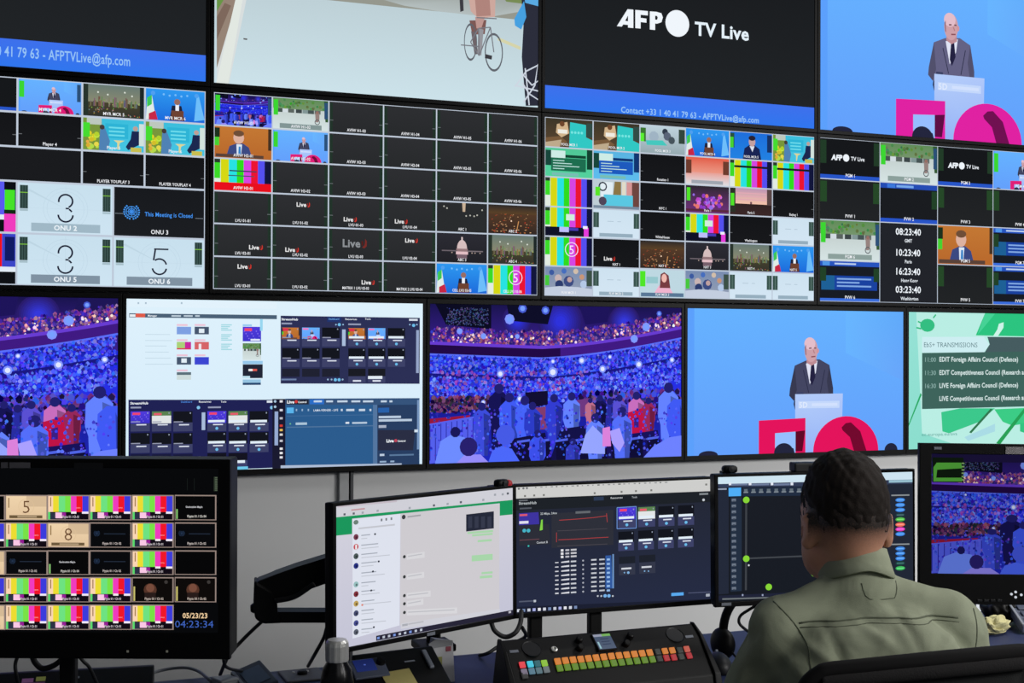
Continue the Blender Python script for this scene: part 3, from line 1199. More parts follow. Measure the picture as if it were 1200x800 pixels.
A1(2, 0, agency_tile, 'black tile with a white logo', lab('MVR MCR 3'))
A1(3, 0, with_meter(podium), TILE_LABEL['podium'], lab('MVR MCR 4'))
A1(4, 0, skyline, TILE_LABEL['skyline'], lab('MVR MCR 5'))
A1(5, 0, speaker_flags, TILE_LABEL['speaker_flags'], lab('MVR MCR 6'))
A1(0, 0, dark, None, lab('MVR MCR 1'))
A1(1, 0, dark, None, lab('MVR MCR 2'))
for k in range(3):
    A1(k, 1, dark, None, lab('Player %d' % (k + 1)))
A1(3, 1, dark, None, lab('Player 4'))
A1(4, 1, interview, TILE_LABEL['interview'], lab('Player 5'))
A1(5, 1, interview, TILE_LABEL['interview'], lab('Player 6'))
mv1.append((0, 2, 2, 1, dark, None, None))
mv1.append((2, 2, 2, 1, lambda c: c.rect(0, 0, 1, 1, (26, 27, 30)), None, None))
A1(4, 2, dark, None, lab('PLAYER YOUPLAY 3', sx=.75))
A1(5, 2, dark, None, lab('PLAYER YOUPLAY 4', sx=.75))


def big_bars(foot):
    def f(c):
        w = [0, .14, .28, .42, .56, .68, .8, .9, 1]
        for i in range(8):
            c.rect(w[i], 0, w[i + 1], .66, [(220, 230, 235), (214, 216, 20), (40, 226, 226), (48, 220, 30), (214, 70, 226), (236, 20, 30), (84, 84, 240), (14, 20, 90)][i])
        c.rect(0, .66, 1, .78, (226, 236, 246))
        c.rect(0, .76, 1, 1, (14, 16, 20))
        if foot == 0:
            c.rect(.78, 0, .88, .66, (90, 90, 240))
            c.rect(.88, 0, 1, .16, (12, 14, 20))
            c.rect(.885, .16, .99, .56, (70, 226, 40))
            c.rect(.88, .56, 1, .64, (16, 40, 20))
            c.rect(.88, .64, 1, 1, (240, 60, 190))
        else:
            c.rect(.5, 0, .86, .66, (242, 20, 24))
            c.rect(.86, 0, 1, .66, (60, 70, 200))
            c.rect(.89, .06, .99, .54, (16, 26, 100))
    return f


for r_, (a, b, d2) in enumerate((('3', 'ONU 2', None), ('3', 'ONU 5', '5'))):
    mv1.append((0, 3 + 1.5 * r_, 1.5, 1.5, big_bars(1 - r_), TILE_LABEL['bars'], None))
    mv1.append((1.5, 3 + 1.5 * r_, 1.5, 1.5, big_bars(r_), TILE_LABEL['bars'], None))

    def cap(c, b=b, r_=r_):
        c.rect(.14, .8, .87, .97, (160, 184, 198) if not r_ else (128, 146, 162))
        c.text(b, .5, .885, .1, (236, 244, 250), 'c', .03)
    mv1.append((3, 3 + 1.5 * r_, 1.5, 1.5, lambda c, a=a: count(c, a), 'white countdown tile with a dark 3', cap))
mv1.append((4.5, 3, 1.5, 1.5, closed, 'dark tile with a blue emblem and blue writing', lab('ONU 3', h=.12)))


def cap6(c):
    c.rect(.14, .8, .87, .97, (128, 146, 162))
    c.text('ONU 6', .5, .885, .1, (236, 244, 250), 'c', .03)


mv1.append((4.5, 4.5, 1.5, 1.5, lambda c: count(c, '5'), 'white countdown tile with a dark 5', cap6))


# the columns run from the left edge; the last column ends at the right bezel
def mv1_tiles():
    out = []
    for (u0, v0, u1, v1, fn, lb, cap) in grid_tiles(6, 6, mv1, .005):
        out.append((u0, v0, u1, v1, fn, lb, cap))
    return out


wall_display(2, 0, 'tile grid display with white countdown tiles reading 3 and 5', base_grid(6, 6), mv1_tiles())

mv2 = []
A2 = lambda ci, ri, fn, lb, cap: mv2.append((ci, ri, 1, 1, fn, lb, cap))
for r_ in range(3):
    for k in range(6):
        cap = lab('AVIW H%d-0%d' % (r_ + 1, k + 1), sx=.8)
        if (r_, k) == (0, 0):
            A2(0, 0, with_meter(lambda c: crowd(c, 420, 3)), TILE_LABEL['crowd'], cap)
        elif (r_, k) == (0, 1):
            A2(1, 0, with_meter(street), TILE_LABEL['street'], lambda c, cap=cap: (c.rect(.12, .82, .88, .98, (130, 150, 150)), cap(c)))
        elif (r_, k) == (1, 0):
            A2(0, 1, man_orange, TILE_LABEL['man_orange'], cap)
        elif (r_, k) == (1, 1):
            A2(1, 1, with_meter(podium), TILE_LABEL['podium'], cap)
        elif (r_, k) == (2, 0):
            A2(0, 2, lambda c: bars(c, 1), TILE_LABEL['bars'], cap)
        else:
            A2(k, r_, black, None, cap)
LIVE = {(3, 1): (.52, .3, .14), (3, 2): (.36, .72, .14), (3, 3): (.3, .72, .14), (4, 0): (.7, .7, .14), (4, 1): (.32, .74, .14), (4, 2): (.42, .46, .26), (4, 3): (.5, .3, .14), (5, 0): (.5, .28, .14), (5, 2): (.7, .7, .14)}
NAMES = {(5, 2): 'MATRIX 1 LVU 03-03', (5, 3): 'MATRIX 2 LVU 03-04', (3, 4): 'ABC 1', (3, 5): 'ABC 2', (4, 4): 'ABC 3', (4, 5): 'ABC 4', (5, 4): 'CELL LVU 03-05', (5, 5): 'CELL LVU 03-06'}
PIC = {(3, 4): (tower, 'dark tile with a lit tower'), (3, 5): (night, 'tile of an orange lit city at night'), (4, 4): (capitol, TILE_LABEL['capitol']), (4, 5): (skyline, TILE_LABEL['skyline']),
       (5, 4): (speaker_flags, TILE_LABEL['speaker_flags']), (5, 5): (lambda c: bars(c, 5), TILE_LABEL['bars'])}
for r_ in range(3, 6):
    for k in range(6):
        nm = NAMES.get((r_, k), 'LVU 0%d-0%d' % (r_ - 2, k + 1))

        def cap(c, r_=r_, k=k, nm=nm):
            if (r_, k) in LIVE:
                u, v, h = LIVE[(r_, k)]
                logo_u(c, u, v, h, (236, 236, 236) if h < .2 else (140, 144, 148))
            label(c, nm, .125, .9, sx=.7 if len(nm) > 12 else .8)
        fn, lb = PIC.get((r_, k), (black, None))
        A2(k, r_, fn, lb, cap)
wall_display(2, 1, 'tile grid display of mostly black tiles, second from the left', base_grid(6, 6), grid_tiles(6, 6, mv2))

mv3 = []
SL = lambda b, h: (lambda c: slate(c, b, h))
rows3 = [
    [(warm, 'POOL MCR 1'), (warm, 'POOL MCR 2'), (greyscene, 'POOL MCR 3'), (speaker_flags, 'POOL MCR 4'), (man_blue, 'POOL MCR 5'), (interview, '')],
    [(SL((30, 110, 80), (80, 200, 150)), ''), (SL((30, 90, 190), (90, 180, 226)), ''), (dark, 'Rotation 1'), (redgrad, ''), (lambda c: bars(c, 2), ''), (lambda c: bars(c, 2), '')],
    [(lambda c: bars(c, 0), ''), (studio, ''), (dark, 'NYC 1'), (purple, 'Paris 1'), (sunset, 'Paris 2'), (dark, 'Beijing 1')],
    [(lambda c: bars(c, 4), ''), (whitefeed, ''), (dark, 'WhiteHouse'), (lambda c: bars(c, 4), ''), (dark, 'Washington'), (whitefeed, '')],
    [(lambda c: bars(c, 5), ''), (dark, 'NXT 1'), (night, 'NXT 2'), (capitol, 'NXT 3'), (skyline, 'NXT 4'), (speaker_flags, 'NXT 5')],
    [(meeting, 'FLW MCR 1'), (whitefeed, 'FLW MCR 2'), (woman_pink, 'FLW MCR 3'), (meeting, ''), (whitefeed, ''), (whitefeed, '')]]
for r_, row in enumerate(rows3):
    for k, (fn, nm) in enumerate(row):
        def cap(c, nm=nm, r_=r_, k=k):
            if (r_, k) == (4, 1):
                logo_u(c, .32, .7, .14)
            if nm:
                label(c, nm, .12, .9, sx=.8)
        lb = TILE_LABEL.get(getattr(fn, '__name__', ''), None)
        if nm == '' and fn.__name__ == '<lambda>' and k in (0, 3, 4, 5):
            lb = TILE_LABEL['bars']
        mv3.append((k, r_, 1, 1, fn, lb, cap))
wall_display(2, 2, 'tile grid display full of bright colour bars and pictures', base_grid(6, 6), grid_tiles(6, 6, mv3))


def bluestrips(c):
    c.rect(0, 0, 1, 1, (26, 28, 32))
    c.rect(0, 0, 1, .13, (36, 76, 180))
    c.rect(.12, .02, .26, .12, (60, 120, 220))
    c.rect(.28, .04, .58, .1, (120, 170, 236))
    c.rect(0, .9, 1, 1, (40, 84, 200))
    c.rect(.9, .16, 1, .62, (34, 66, 40))


def dimmeter(c):
    c.rect(0, 0, 1, 1, (30, 32, 35), (34, 36, 38))
    c.rect(0, .04, .11, .56, (38, 72, 40))
    c.rect(.89, .04, 1, .56, (38, 72, 40))


def clocks(c):
    c.rect(0, 0, 1, 1, (34, 36, 42))
    for v, t, n in ((.1, '08:23:40', 'GMT'), (.365, '10:23:40', 'Paris'), (.605, '16:23:40', 'Hong Kong'), (.835, '03:23:40', 'Washington')):
        c.text(t, .49, v, .085, WHITE, 'c', .02, .92)
        c.text(n, .49 + .02 * (v > .5), v + .115, .042, (220, 226, 232), 'c', .03, .92)


mv4 = []
cell4 = {(0, 0): (agency_meter, 'black tile with a white logo', 'PGM 1'), (1, 0): (with_meter(street), TILE_LABEL['street'], 'PGM 2'), (2, 0): (agency_meter, 'black tile with a white logo', 'PGM 3'), (3, 0): (with_meter(podium), TILE_LABEL['podium'], 'PGM 4'),
         (0, 1): (dimmeter, None, 'PVW 1'), (1, 1): (bluestrips, None, 'PVW 2'), (2, 1): (dimmeter, None, 'PVW 3'), (3, 1): (dimmeter, None, 'PVW 4'),
         (0, 2): (with_meter(street), TILE_LABEL['street'], 'PGM 6'), (2, 2): (man_orange, TILE_LABEL['man_orange'], 'PGM 5'), (3, 2): (blue_slate, 'blue caption tile', 'PGM 7'),
         (0, 3): (blue_slate, 'blue caption tile', 'PVW 6'), (2, 3): (dimmeter, None, 'PVW 5'), (3, 3): (blue_slate, 'blue caption tile', 'PVW 7')}
for (ci, ri), (fn, lb, nm) in cell4.items():
    def cap(c, nm=nm, fn=fn):
        if nm in ('PGM 2', 'PGM 6'):
            c.rect(.13, .84, .87, .97, (140, 160, 156))
        label(c, nm, .11, .9, sx=.85)
    mv4.append((ci, ri, 1, 1, fn, lb, cap))
mv4.append((1, 2, 1, 2, clocks, 'dark tile with four white clock readings', None))
wall_display(2, 3, 'tile grid display with four stacked white clock times', base_grid(4, 4), [(a * .994 - .001, b, d * .994 - .001, e, f, g, h) for a, b, d, e, f, g, h in grid_tiles(4, 4, mv4, .003)])


# --- bottom row
wall_display(3, 0, 'display of a blue lit audience at the left edge of the wall', lambda c: crowd(c, 6500, 3))
wall_display(3, 2, 'display of a blue lit audience under a balcony, in the middle', lambda c: crowd(c, 6500, 3))
wall_display(3, 3, 'display of a speaker with red letters, behind the seated person', lambda c: podium(c, (228, 20, 92)))


def cards(c, x0, y0, dx, dy, w, h, nx, ny, pics=(), bright=True, skip=()):
    for j in range(ny):
        for i in range(nx):
            if (i, j) in skip:
                continue
            x, y = x0 + i * dx, y0 + j * dy
            c.qrect(x, y, x + w, y + h * .56, (20, 22, 30))
            c.qrect(x, y + h * .56, x + w, y + h, (62, 66, 104))
            p = pics[j * nx + i] if j * nx + i < len(pics) else None
            if p:
                p(c.qsub(x, y, x + w, y + h * .6))
            if bright:
                c.qrect(x + w * .04, y + h * .44, x + w * .92, y + h * .56, (226, 238, 248))
                c.qell(x + w * .5, y + h * .86, h * .075, (110, 190, 236), 10)
            else:
                c.qrect(x + w * .02, y + h * .5, x + w * .5, y + h * .55, (150, 154, 178))
            c.qrect(x + w * .3, y + h * .64, x + w * .82, y + h * .7, (220, 226, 240))
            c.qrect(x + w * .86, y + h * .05, x + w * .92, y + h * .12, (150, 160, 180))


def mini(col, col2):
    def f(c):
        c.rect(0, 0, 1, 1, col, col2)
        c.rect(.05, .1, .3, .3, (230, 60, 90))
        c.rect(.05, .66, .6, .9, (236, 236, 246))
    return f


mini_man = lambda c: (man_orange(c), c.rect(.04, .05, .36, .3, (220, 50, 80)))
mini_pod = lambda c: (podium(c, detail=False), c.rect(.04, .05, .36, .2, (236, 120, 190)))
mini_crowd = lambda c: (c.rect(0, 0, 1, 1, (80, 60, 220), (60, 50, 200)), [c.ell(.1 + .08 * k, .3 + .17 * (k % 4), .05, (130, 110, 240), 6) for k in range(11)], c.rect(.1, .1, .5, .3, (236, 70, 110)))
mini_str = lambda c: (c.rect(0, 0, 1, .4, (90, 130, 80)), c.rect(0, .36, 1, 1, (226, 230, 230)), c.rect(.1, .14, .5, .32, (230, 90, 110)))


def desktop_windows(c):
    c.rect(0, 0, 1, 1, (222, 241, 252), (214, 236, 251))
    c.kx = (140, 340, 6.316)
    c.qrect(66, 80, 1165, 130, (226, 242, 252))
    for x in (140, 195, 460):
        c.qrect(x - 6, 88, x + 6, 102, (170, 190, 206))
    c.qpoly([(72, 170), (1165, 184), (1165, 214), (72, 200)], (74, 96, 118))
    c.qrect(120, 172, 190, 200, (226, 90, 70))
    c.qrect(76, 178, 118, 196, (236, 240, 244))
    c.qtextw('Manager', 210, 278, 187, 14, WHITE, .02)
    for x, w in ((385, 70), (476, 66), (560, 34)):
        c.qrect(x, 184, x + w, 196, (190, 206, 218))
    for y in (325, 370, 410, 455, 500, 545):
        c.qrect(190, y, 400 - y % 60, y + 4, (190, 212, 226))
    th = [(424, 270, (126, 160, 226)), (556, 270, (70, 86, 110)), (424, 382, (170, 210, 120)), (556, 382, (214, 100, 104)), (424, 494, (70, 86, 110)), (556, 494, (60, 70, 210)), (424, 606, (206, 220, 220))]
    for x, y, col in th:
        c.qrect(x, y - 20, x + 80, y - 6, (236, 196, 214))
        c.qrect(x, y, x + 106, y + 56, col)
    for x, y in ((588, 284), (458, 504)):
        c.qrect(x, y, x + 40, y + 32, (226, 238, 246))
    c.qrect(484, 382, 530, 438, (200, 40, 160))
    c.qrect(424, 428, 530, 438, (220, 60, 90))
    c.qrect(586, 396, 606, 438, (240, 230, 236))
    c.qrect(424, 606, 530, 626, (90, 110, 120))
    for y in (252, 325, 395):
        for k in range(4):
            c.qrect(752, y + k * 13, 752 + 80 - 14 * (k % 3), y + k * 13 + 8, (160, 216, 226))
    c.qrect(912, 252, 980, 266, (150, 200, 240))
    mini_crowd(c.qsub(912, 270, 1048, 378))
    c.qrect(970, 360, 1040, 374, (226, 232, 250))
    street(c.qsub(912, 392, 1048, 516))
    c.qrect(912, 522, 1060, 546, (150, 200, 236))
    c.qrect(912, 548, 1060, 650, (34, 38, 54))
    c.qrect(955, 582, 985, 598, (240, 240, 240))
    c.qrect(985, 582, 1018, 598, (220, 90, 80))
    c.qrect(912, 634, 966, 650, (190, 226, 240))
    c.qrect(912, 660, 1046, 700, (150, 196, 226))
    c.qrect(912, 684, 1046, 700, (40, 70, 110))
    c.qrect(1040, 214, 1060, 300, (150, 214, 240))
    # upper right window
    c.kx = (320, 340, 6.316)
    c.qpoly([(56, 188), (1086, 204), (1084, 692), (56, 690)], (44, 48, 86))
    c.qtextw('StreamHub', 62, 184, 214, 16, WHITE, .03)
    c.qpoly([(400, 196), (505, 198), (505, 236), (400, 234)], (34, 52, 110))
    c.qtextw('Dashboard', 412, 488, 212, 12, (110, 170, 236), .02)
    c.qtextw('Resources', 535, 620, 213, 13, WHITE, .02)
    c.qtextw('Tools', 680, 722, 212, 12, WHITE, .02)
    c.qrect(1006, 212, 1070, 226, (220, 228, 240))
    for x in (465, 518, 1012, 1064):
        c.qell(x, 254, 6, (150, 190, 226), 8)
    c.qell(490, 254, 12, (110, 190, 236), 10)
    c.qell(1040, 260, 12, (110, 190, 236), 10)
    c.qrect(62, 240, 140, 252, (150, 156, 184))
    c.qrect(556, 246, 650, 258, (150, 156, 184))
    cards(c, 66, 276, 148, 152, 130, 140, 3, 2, (mini_man, mini_pod), False)
    cards(c, 556, 280, 146, 150, 128, 136, 3, 2, (mini_man, mini_pod))
    c.qrect(510, 290, 536, 412, (170, 190, 220))
    c.qrect(1058, 295, 1078, 612, (150, 166, 200))
    for k in range(3):
        c.qrect(66 + 148 * k, 580, 196 + 148 * k, 640, (32, 34, 50))
    for k in range(2):
        c.qrect(556 + 146 * k, 580, 684 + 146 * k, 636, (26, 28, 36))
        c.qrect(556 + 146 * k, 636, 684 + 146 * k, 684, (62, 66, 104))
        c.qrect(590 + 146 * k, 664, 650 + 146 * k, 676, (220, 226, 240))
    c.qrect(702, 634, 808, 656, (226, 236, 244))
    c.qrect(60, 654, 172, 666, (110, 130, 170))
    for x in (405, 432, 514):
        c.qell(x, 660, 7, (150, 180, 210), 8)
    for x in (460, 488):
        c.qell(x, 662, 12, (110, 190, 236), 10)
    # lower left window
    c.kx = (140, 440, 6.316)
    c.qpoly([(66, 178), (1172, 178), (1172, 680), (66, 730)], (32, 34, 84))
    c.qtextw('StreamHub', 80, 212, 204, 18, WHITE, .03)
    c.qtextw('Dashboard', 455, 536, 194, 12, (80, 140, 230), .02)
    c.qtextw('Resources', 588, 678, 193, 13, WHITE, .02)
    c.qtextw('Tools', 750, 790, 193, 12, WHITE, .02)
    c.qrect(1090, 184, 1160, 200, (220, 228, 240))
    c.qrect(82, 230, 160, 242, (150, 156, 184))
    c.qrect(655, 228, 750, 240, (150, 156, 184))
    for x in (584, 1126):
        c.qell(x, 236, 13, (130, 196, 236), 10)
    cards(c, 82, 264, 158, 160, 142, 148, 3, 2, (mini_crowd, mini_str), False)
    cards(c, 650, 262, 156, 156, 140, 148, 3, 2, (mini_crowd, mini_str))
    c.qrect(608, 272, 634, 402, (170, 190, 220))
    c.qrect(1148, 266, 1172, 512, (150, 170, 210))
    for k in range(3):
        c.qrect(82 + 158 * k, 580, 224 + 158 * k, 640, (26, 28, 60))
    for k in range(2):
        c.qrect(650 + 156 * k, 572, 790 + 156 * k, 626, (20, 20, 32))
        c.qrect(650 + 156 * k, 626, 790 + 156 * k, 690, (62, 66, 110))
    c.qrect(828, 626, 928, 646, (226, 236, 246))
    c.qrect(866, 672, 950, 694, (110, 200, 236))
    # lower right window
    c.kx = (320, 440, 6.316)
    c.qpoly([(-6, 172), (92, 172), (92, 684), (-6, 688)], (26, 26, 48))
    c.qpoly([(90, 170), (1082, 166), (1082, 664), (90, 668)], (44, 92, 142))
    c.qpoly([(90, 172), (1082, 167), (1082, 214), (90, 216)], (54, 84, 124))
    c.qpoly([(96, 178), (262, 176), (262, 212), (96, 212)], (34, 38, 54))
    c.qtextw('Live', 102, 156, 194, 22, WHITE, .04)
    c.qell(170, 192, 12, (210, 60, 60), 10)
    c.qtextw('Control', 184, 246, 195, 14, WHITE, .03)
    c.qpoly([(270, 176), (376, 174), (376, 212), (270, 212)], (44, 110, 200))
    for x, w in ((300, 60), (392, 50), (474, 76), (578, 66), (664, 76), (796, 44), (860, 22)):
        c.qrect(x, 183, x + w, 197, (196, 214, 232))
    c.qrect(100, 236, 152, 278, (90, 180, 236))
    c.qtextw('LAMA-VERNIER - LIVE', 298, 480, 256, 16, (214, 226, 240), .02)
    for x, w in ((500, 14), (540, 60), (634, 46), (712, 14)):
        c.qrect(x, 246, x + w, 262, (200, 214, 230))
    for x in (172, 215, 260):
        c.qrect(x - 5, 246, x + 5, 262, (150, 180, 210))
    c.qrect(100, 292, 740, 296, (70, 110, 156))
    c.qrect(100, 372, 740, 380, (80, 116, 156))
    c.qrect(166, 346, 250, 364, (170, 196, 216))
    c.qrect(535, 342, 562, 356, (220, 230, 240))
    c.qrect(584, 342, 694, 356, (180, 200, 220))
    c.qell(126, 356, 6, (110, 190, 140), 8)
    c.qpoly([(738, 216), (770, 216), (770, 664), (738, 664)], (84, 118, 160))
    c.qpoly([(770, 216), (1078, 214), (1078, 664), (770, 664)], (40, 62, 98))
    c.qpoly([(776, 238), (858, 236), (858, 272), (776, 274)], (40, 96, 170))
    for y, x1 in ((306, 945), (330, 1026)):
        c.qrect(780, y - 9, x1, y + 8, (186, 204, 224))
    c.qrect(780, 366, 836, 386, (170, 180, 200))
    c.qpoly([(776, 402), (1050, 402), (1034, 552), (776, 552)], (42, 46, 68))
    c.qtextw('Live', 838, 892, 482, 22, WHITE, .05)
    c.qell(906, 480, 12, (190, 70, 90), 10)
    c.qtextw('Control', 920, 978, 483, 14, WHITE, .03)
    c.qrect(1064, 180, 1080, 545, (120, 150, 190))
    c.qrect(1044, 398, 1070, 418, (210, 226, 240))
    c.qrect(788, 578, 822, 594, (190, 206, 226))
    c.qrect(860, 580, 1040, 592, (90, 120, 156))
    c.qrect(788, 630, 836, 642, (150, 176, 206))
    c.qrect(866, 628, 896, 640, (150, 176, 206))
    c.qpoly([(55, 664), (950, 648), (950, 664), (55, 684)], (176, 190, 214))
    for y, col in ((190, (230, 230, 236)), (255, (220, 220, 230)), (315, (190, 190, 200)), (370, (214, 60, 50)), (402, (230, 190, 90)), (436, (220, 220, 220)), (482, (200, 200, 210)), (540, (236, 236, 240)), (572, (236, 236, 240)), (604, (230, 230, 240))):
        c.qrect(48, y - 8, 70, y + 8, col)
    for y in (190, 230):
        c.qell(14, y, 10, (170, 200, 226), 8)
    c.qrect(10, 265, 36, 515, (150, 170, 210))


wall_display(3, 1, 'white display with several dark control windows', desktop_windows)


def schedule(c):
    c.rect(0, 0, 1, 1, (150, 226, 214), (140, 222, 206))
    c.kx = (1040, 350, 4.444)
    c.qpoly([(150, 70), (711, 70), (900, 100), (900, 800), (400, 790), (180, 700)], (186, 238, 228))
    c.qpoly([(508, 74), (900, 80), (900, 200), (460, 190)], (44, 196, 128))
    c.qpoly([(508, 74), (560, 78), (500, 150), (470, 186)], (70, 210, 150))
    c.qpoly([(580, 130), (605, 122), (604, 150), (575, 194), (550, 194), (572, 160)], (206, 244, 234))
    c.qell(208, 138, 34, (52, 190, 130), 16, 38)
    for p in ([(150, 150), (176, 156)], [(158, 118), (182, 128)], [(238, 100), (252, 82)]):
        c.qline(p, 8, (52, 190, 130))
    c.qpoly([(105, 655), (172, 490), (178, 500), (106, 668)], (40, 170, 100))
    c.qpoly([(280, 590), (380, 570), (560, 570), (480, 640), (320, 700), (286, 690)], (60, 200, 140))
    c.qpoly([(556, 575), (900, 560), (900, 620), (650, 660), (600, 640)], (60, 204, 134))
    c.qpoly([(690, 650), (900, 600), (900, 780), (690, 690)], (52, 196, 130))
    c.qpoly([(425, 695), (536, 572), (548, 576), (436, 700)], (50, 120, 80))
    c.qpoly([(565, 752), (711, 570), (730, 570), (588, 756)], (40, 160, 86))
    c.qpoly([(400, 720), (560, 650), (560, 690), (420, 740)], (170, 220, 230))
    c.qpoly([(180, 198), (502, 198), (530, 237), (502, 278), (180, 280)], (206, 238, 242))
    c.qpoly([(520, 198), (900, 202), (900, 274), (506, 278), (532, 237)], (70, 92, 96))
    c.qpoly([(180, 282), (900, 272), (900, 556), (180, 574)], (62, 100, 92))
    c.qtextw('EbS+ TRANSMISSIONS', 190, 468, 238, 26, (90, 124, 130), .0)
    for y, t, s in ((316, '11:00', 'EDIT Foreign Affairs Council (Defence)'), (385, '11:30', 'EDIT Competitiveness Council (Research and Space)'), (453, '16:30', 'LIVE Foreign Affairs Council (Defence)'), (521, '', 'LIVE Competitiveness Council (Research and Space)')):
        if t:
            c.qtextw(t, 196, 252, y, 24, (140, 176, 170), .01)
        c.qtextw(s, 270, 680 if 'For' in s else 270 + 440 * 1.21, y - 2, 25, (214, 232, 230), .025)
    c.qtextw('ec.europa.eu/avs', 178, 362, 706, 18, (90, 160, 150), .0)


wall_display(3, 4, 'green schedule display with lines of white writing, at the right', schedule)

# ------------------------------------------------------------------ desk and room
DZ = 0.78
top_bm = bmesh.new()
prism([(-1.3, -2.3), (2.5, -2.3), (2.5, -1.25), (-1.3, -1.25)], Vector((1, 0, 0)), Vector((0, 1, 0)), Vector((0, 0, 1)), Vector((0, 0, 0)), DZ - .035, DZ, top_bm, .004)
desk = empty('control_desk', (.6, -1.78, 0))
tag(desk, 'long navy control desk under the monitors', 'desk')
sh = Matrix.Translation((-.6, 1.78, 0))
obj('desk_top', top_bm, M_DESK, desk, mtx=sh)
obj('rear_rail', nbox(-1.3, 2.5, -1.249, -1.229, DZ - .1, DZ - .001, .004), mat('rail_navy', (44, 52, 86), .5), desk, mtx=sh)
for x in (-1.1, .55, 2.2):
    obj('leg', nbox(x - .03, x + .03, -2.2, -1.35, 0, DZ - .036, .006), M_DARK, desk, mtx=sh)
obj('modesty_panel', nbox(-1.06, 2.16, -1.42, -1.4, .2, DZ - .036, .003), M_DARK, desk, mtx=sh)

M_WALL = mat('painted_wall', (190, 191, 192), .85, var=.03, scale=6, bump=.05)
M_FLOOR = mat('floor_carpet', (52, 54, 60), .95, var=.25, scale=120, bump=.3)
M_CEIL = mat('ceiling_panel', (190, 190, 188), .9, var=.03)
struct(obj('wall_back', nbox(-4.2, 6.2, .05, .2, 0, 3.6), M_WALL))
struct(obj('floor', nbox(-4.2, 6.2, -6.5, .2, -.1, 0), M_FLOOR))
struct(obj('ceiling', nbox(-4.2, 6.2, -6.5, .2, 3.6, 3.7), M_CEIL))
tp = at(407, 570, 4.7)
x410 = .27
d_ = ray(407, 570)
tt = (.04 - CAM[1]) / d_[1]
x410 = (CAM + d_ * tt)[0]
struct(obj('trim_1', nbox(x410 - .032, x410 + .004, .03, .052, 0, 1.165, .003), mat('trim_paint', (150, 152, 154), .6)))
struct(obj('trim_2', nbox(x410 + .008, x410 + .02, .026, .052, 0, 1.165, .002), mat('trim_dark', (58, 60, 64), .6)))

# ------------------------------------------------------------------ desk monitors


def monitor(name, label_, cat, pos, rot, w, h, bez, depth, group=None, stand='foot', kx=0.0, cwid=.035):
    """pos is the centre of the outer face"""
    l, r, t, b = bez
    root = empty(name, (pos[0], pos[1], DZ), rot[0])
    tag(root, label_, cat, group)
    zc = pos[2] - DZ
    mt = mtx_panel(zc, rot[1], rot[2]) @ Matrix.Translation(((l - r) / 2, 0, (b - t) / 2))
    c = panel(root, mt, w, h, bez, depth)
    if stand == 'foot':
        obj('column', nbox(kx - cwid, kx + cwid, depth + .002, depth + .03, .008, zc + .03, .006), M_BLACK, root)
        obj('base', nbox(kx - .09, kx + .09, depth - .09, depth + .1, 0, .012, .005), M_BLACK, root)
    elif stand == 'twin':
        zb = zc - h / 2 - b
        for x in kx:
            obj('column', nbox(x - .017, x + .017, depth * .5, depth * .5 + .025, .008, zb + .06, .004), M_BLACK, root)
        obj('base', nbox(kx[0] - .06, kx[1] + .06, depth * .5 - .06, depth * .5 + .1, 0, .012, .005), M_BLACK, root)
    return root, mt, c


GRP = 'thin desk monitors in the middle row of the desk'
# white chat monitor
root, mt, c = monitor('computer_monitor', 'desk monitor with a white message list on its screen', 'monitor', (.2755, -1.6624, 1.1028), (.3818, .0014, .0058), .527, .311, (.010, .004, .008, .011), .03, GRP, None)
c.rect(0, 0, 1, 1, (212, 210, 222), (196, 196, 214))
c.kx = (380, 560, 4)
c.qpoly([(50, 122), (882, 40), (882, 108), (50, 188)], (208, 208, 216))
for x, y in ((95, 170), (138, 166), (180, 162), (250, 153), (400, 140), (514, 128), (578, 121), (640, 113), (745, 102), (860, 72), (800, 78), (836, 76)):
    c.qrect(x - 5, y - 5, x + 5, y + 5, (90, 94, 104) if x in (95, 138, 514, 640, 860) else (160, 164, 172))
c.qpoly([(60, 130), (340, 104), (340, 112), (60, 138)], (196, 186, 196))
c.qrect(126, 143, 190, 150, (196, 150, 156))
c.qpoly([(52, 184), (882, 102), (882, 170), (822, 176), (822, 118), (130, 190), (130, 262), (52, 270)], (28, 150, 92))
c.qpoly([(132, 192), (356, 168), (352, 690), (132, 752)], (222, 226, 238))
c.qpoly([(358, 166), (820, 122), (820, 622), (354, 690)], (206, 203, 208))
for x, y in ((268, 196), (290, 193), (314, 190)):
    c.qrect(x - 4, y - 6, x + 4, y + 6, (120, 124, 130))
c.qpoly([(160, 232), (330, 214), (330, 222), (160, 240)], (196, 198, 206))
for y, col in ((207, (110, 130, 120)), (276, (120, 60, 80)), (322, (200, 80, 90)), (366, (76, 90, 90)), (411, (40, 50, 130)), (498, (150, 190, 190)), (543, (130, 50, 60)), (588, (190, 160, 90)), (633, (70, 76, 110)), (679, (70, 76, 140)), (721, (90, 96, 110))):
    c.qell(148, y, 14 if y > 240 else 11, col, 14, 12)
    if y > 240:
        c.qell(150, y + 2, 6, tuple(v * .6 for v in col), 10, 5)
c.qrect(144, 312, 152, 334, (238, 238, 240))
for i, y in enumerate((266, 312, 355, 396, 442, 488, 528, 574, 618, 662, 706)):
    x1 = 214 + (i * 37) % 40
    sk = .1
    c.qpoly([(172, y), (x1, y - (x1 - 172) * sk), (x1, y + 5 - (x1 - 172) * sk), (172, y + 5)], (166, 172, 184))
    x2 = 200 + (i * 53) % 130
    c.qpoly([(172, y + 16), (x2, y + 16 - (x2 - 172) * sk), (x2, y + 20 - (x2 - 172) * sk), (172, y + 20)], (194, 198, 208))
for x, y in ((236, 262), (253, 390), (226, 437), (218, 526), (230, 698)):
    c.qell(x, y, 5, (60, 64, 74), 8)
c.qell(176, 594, 5, (220, 130, 110), 8)
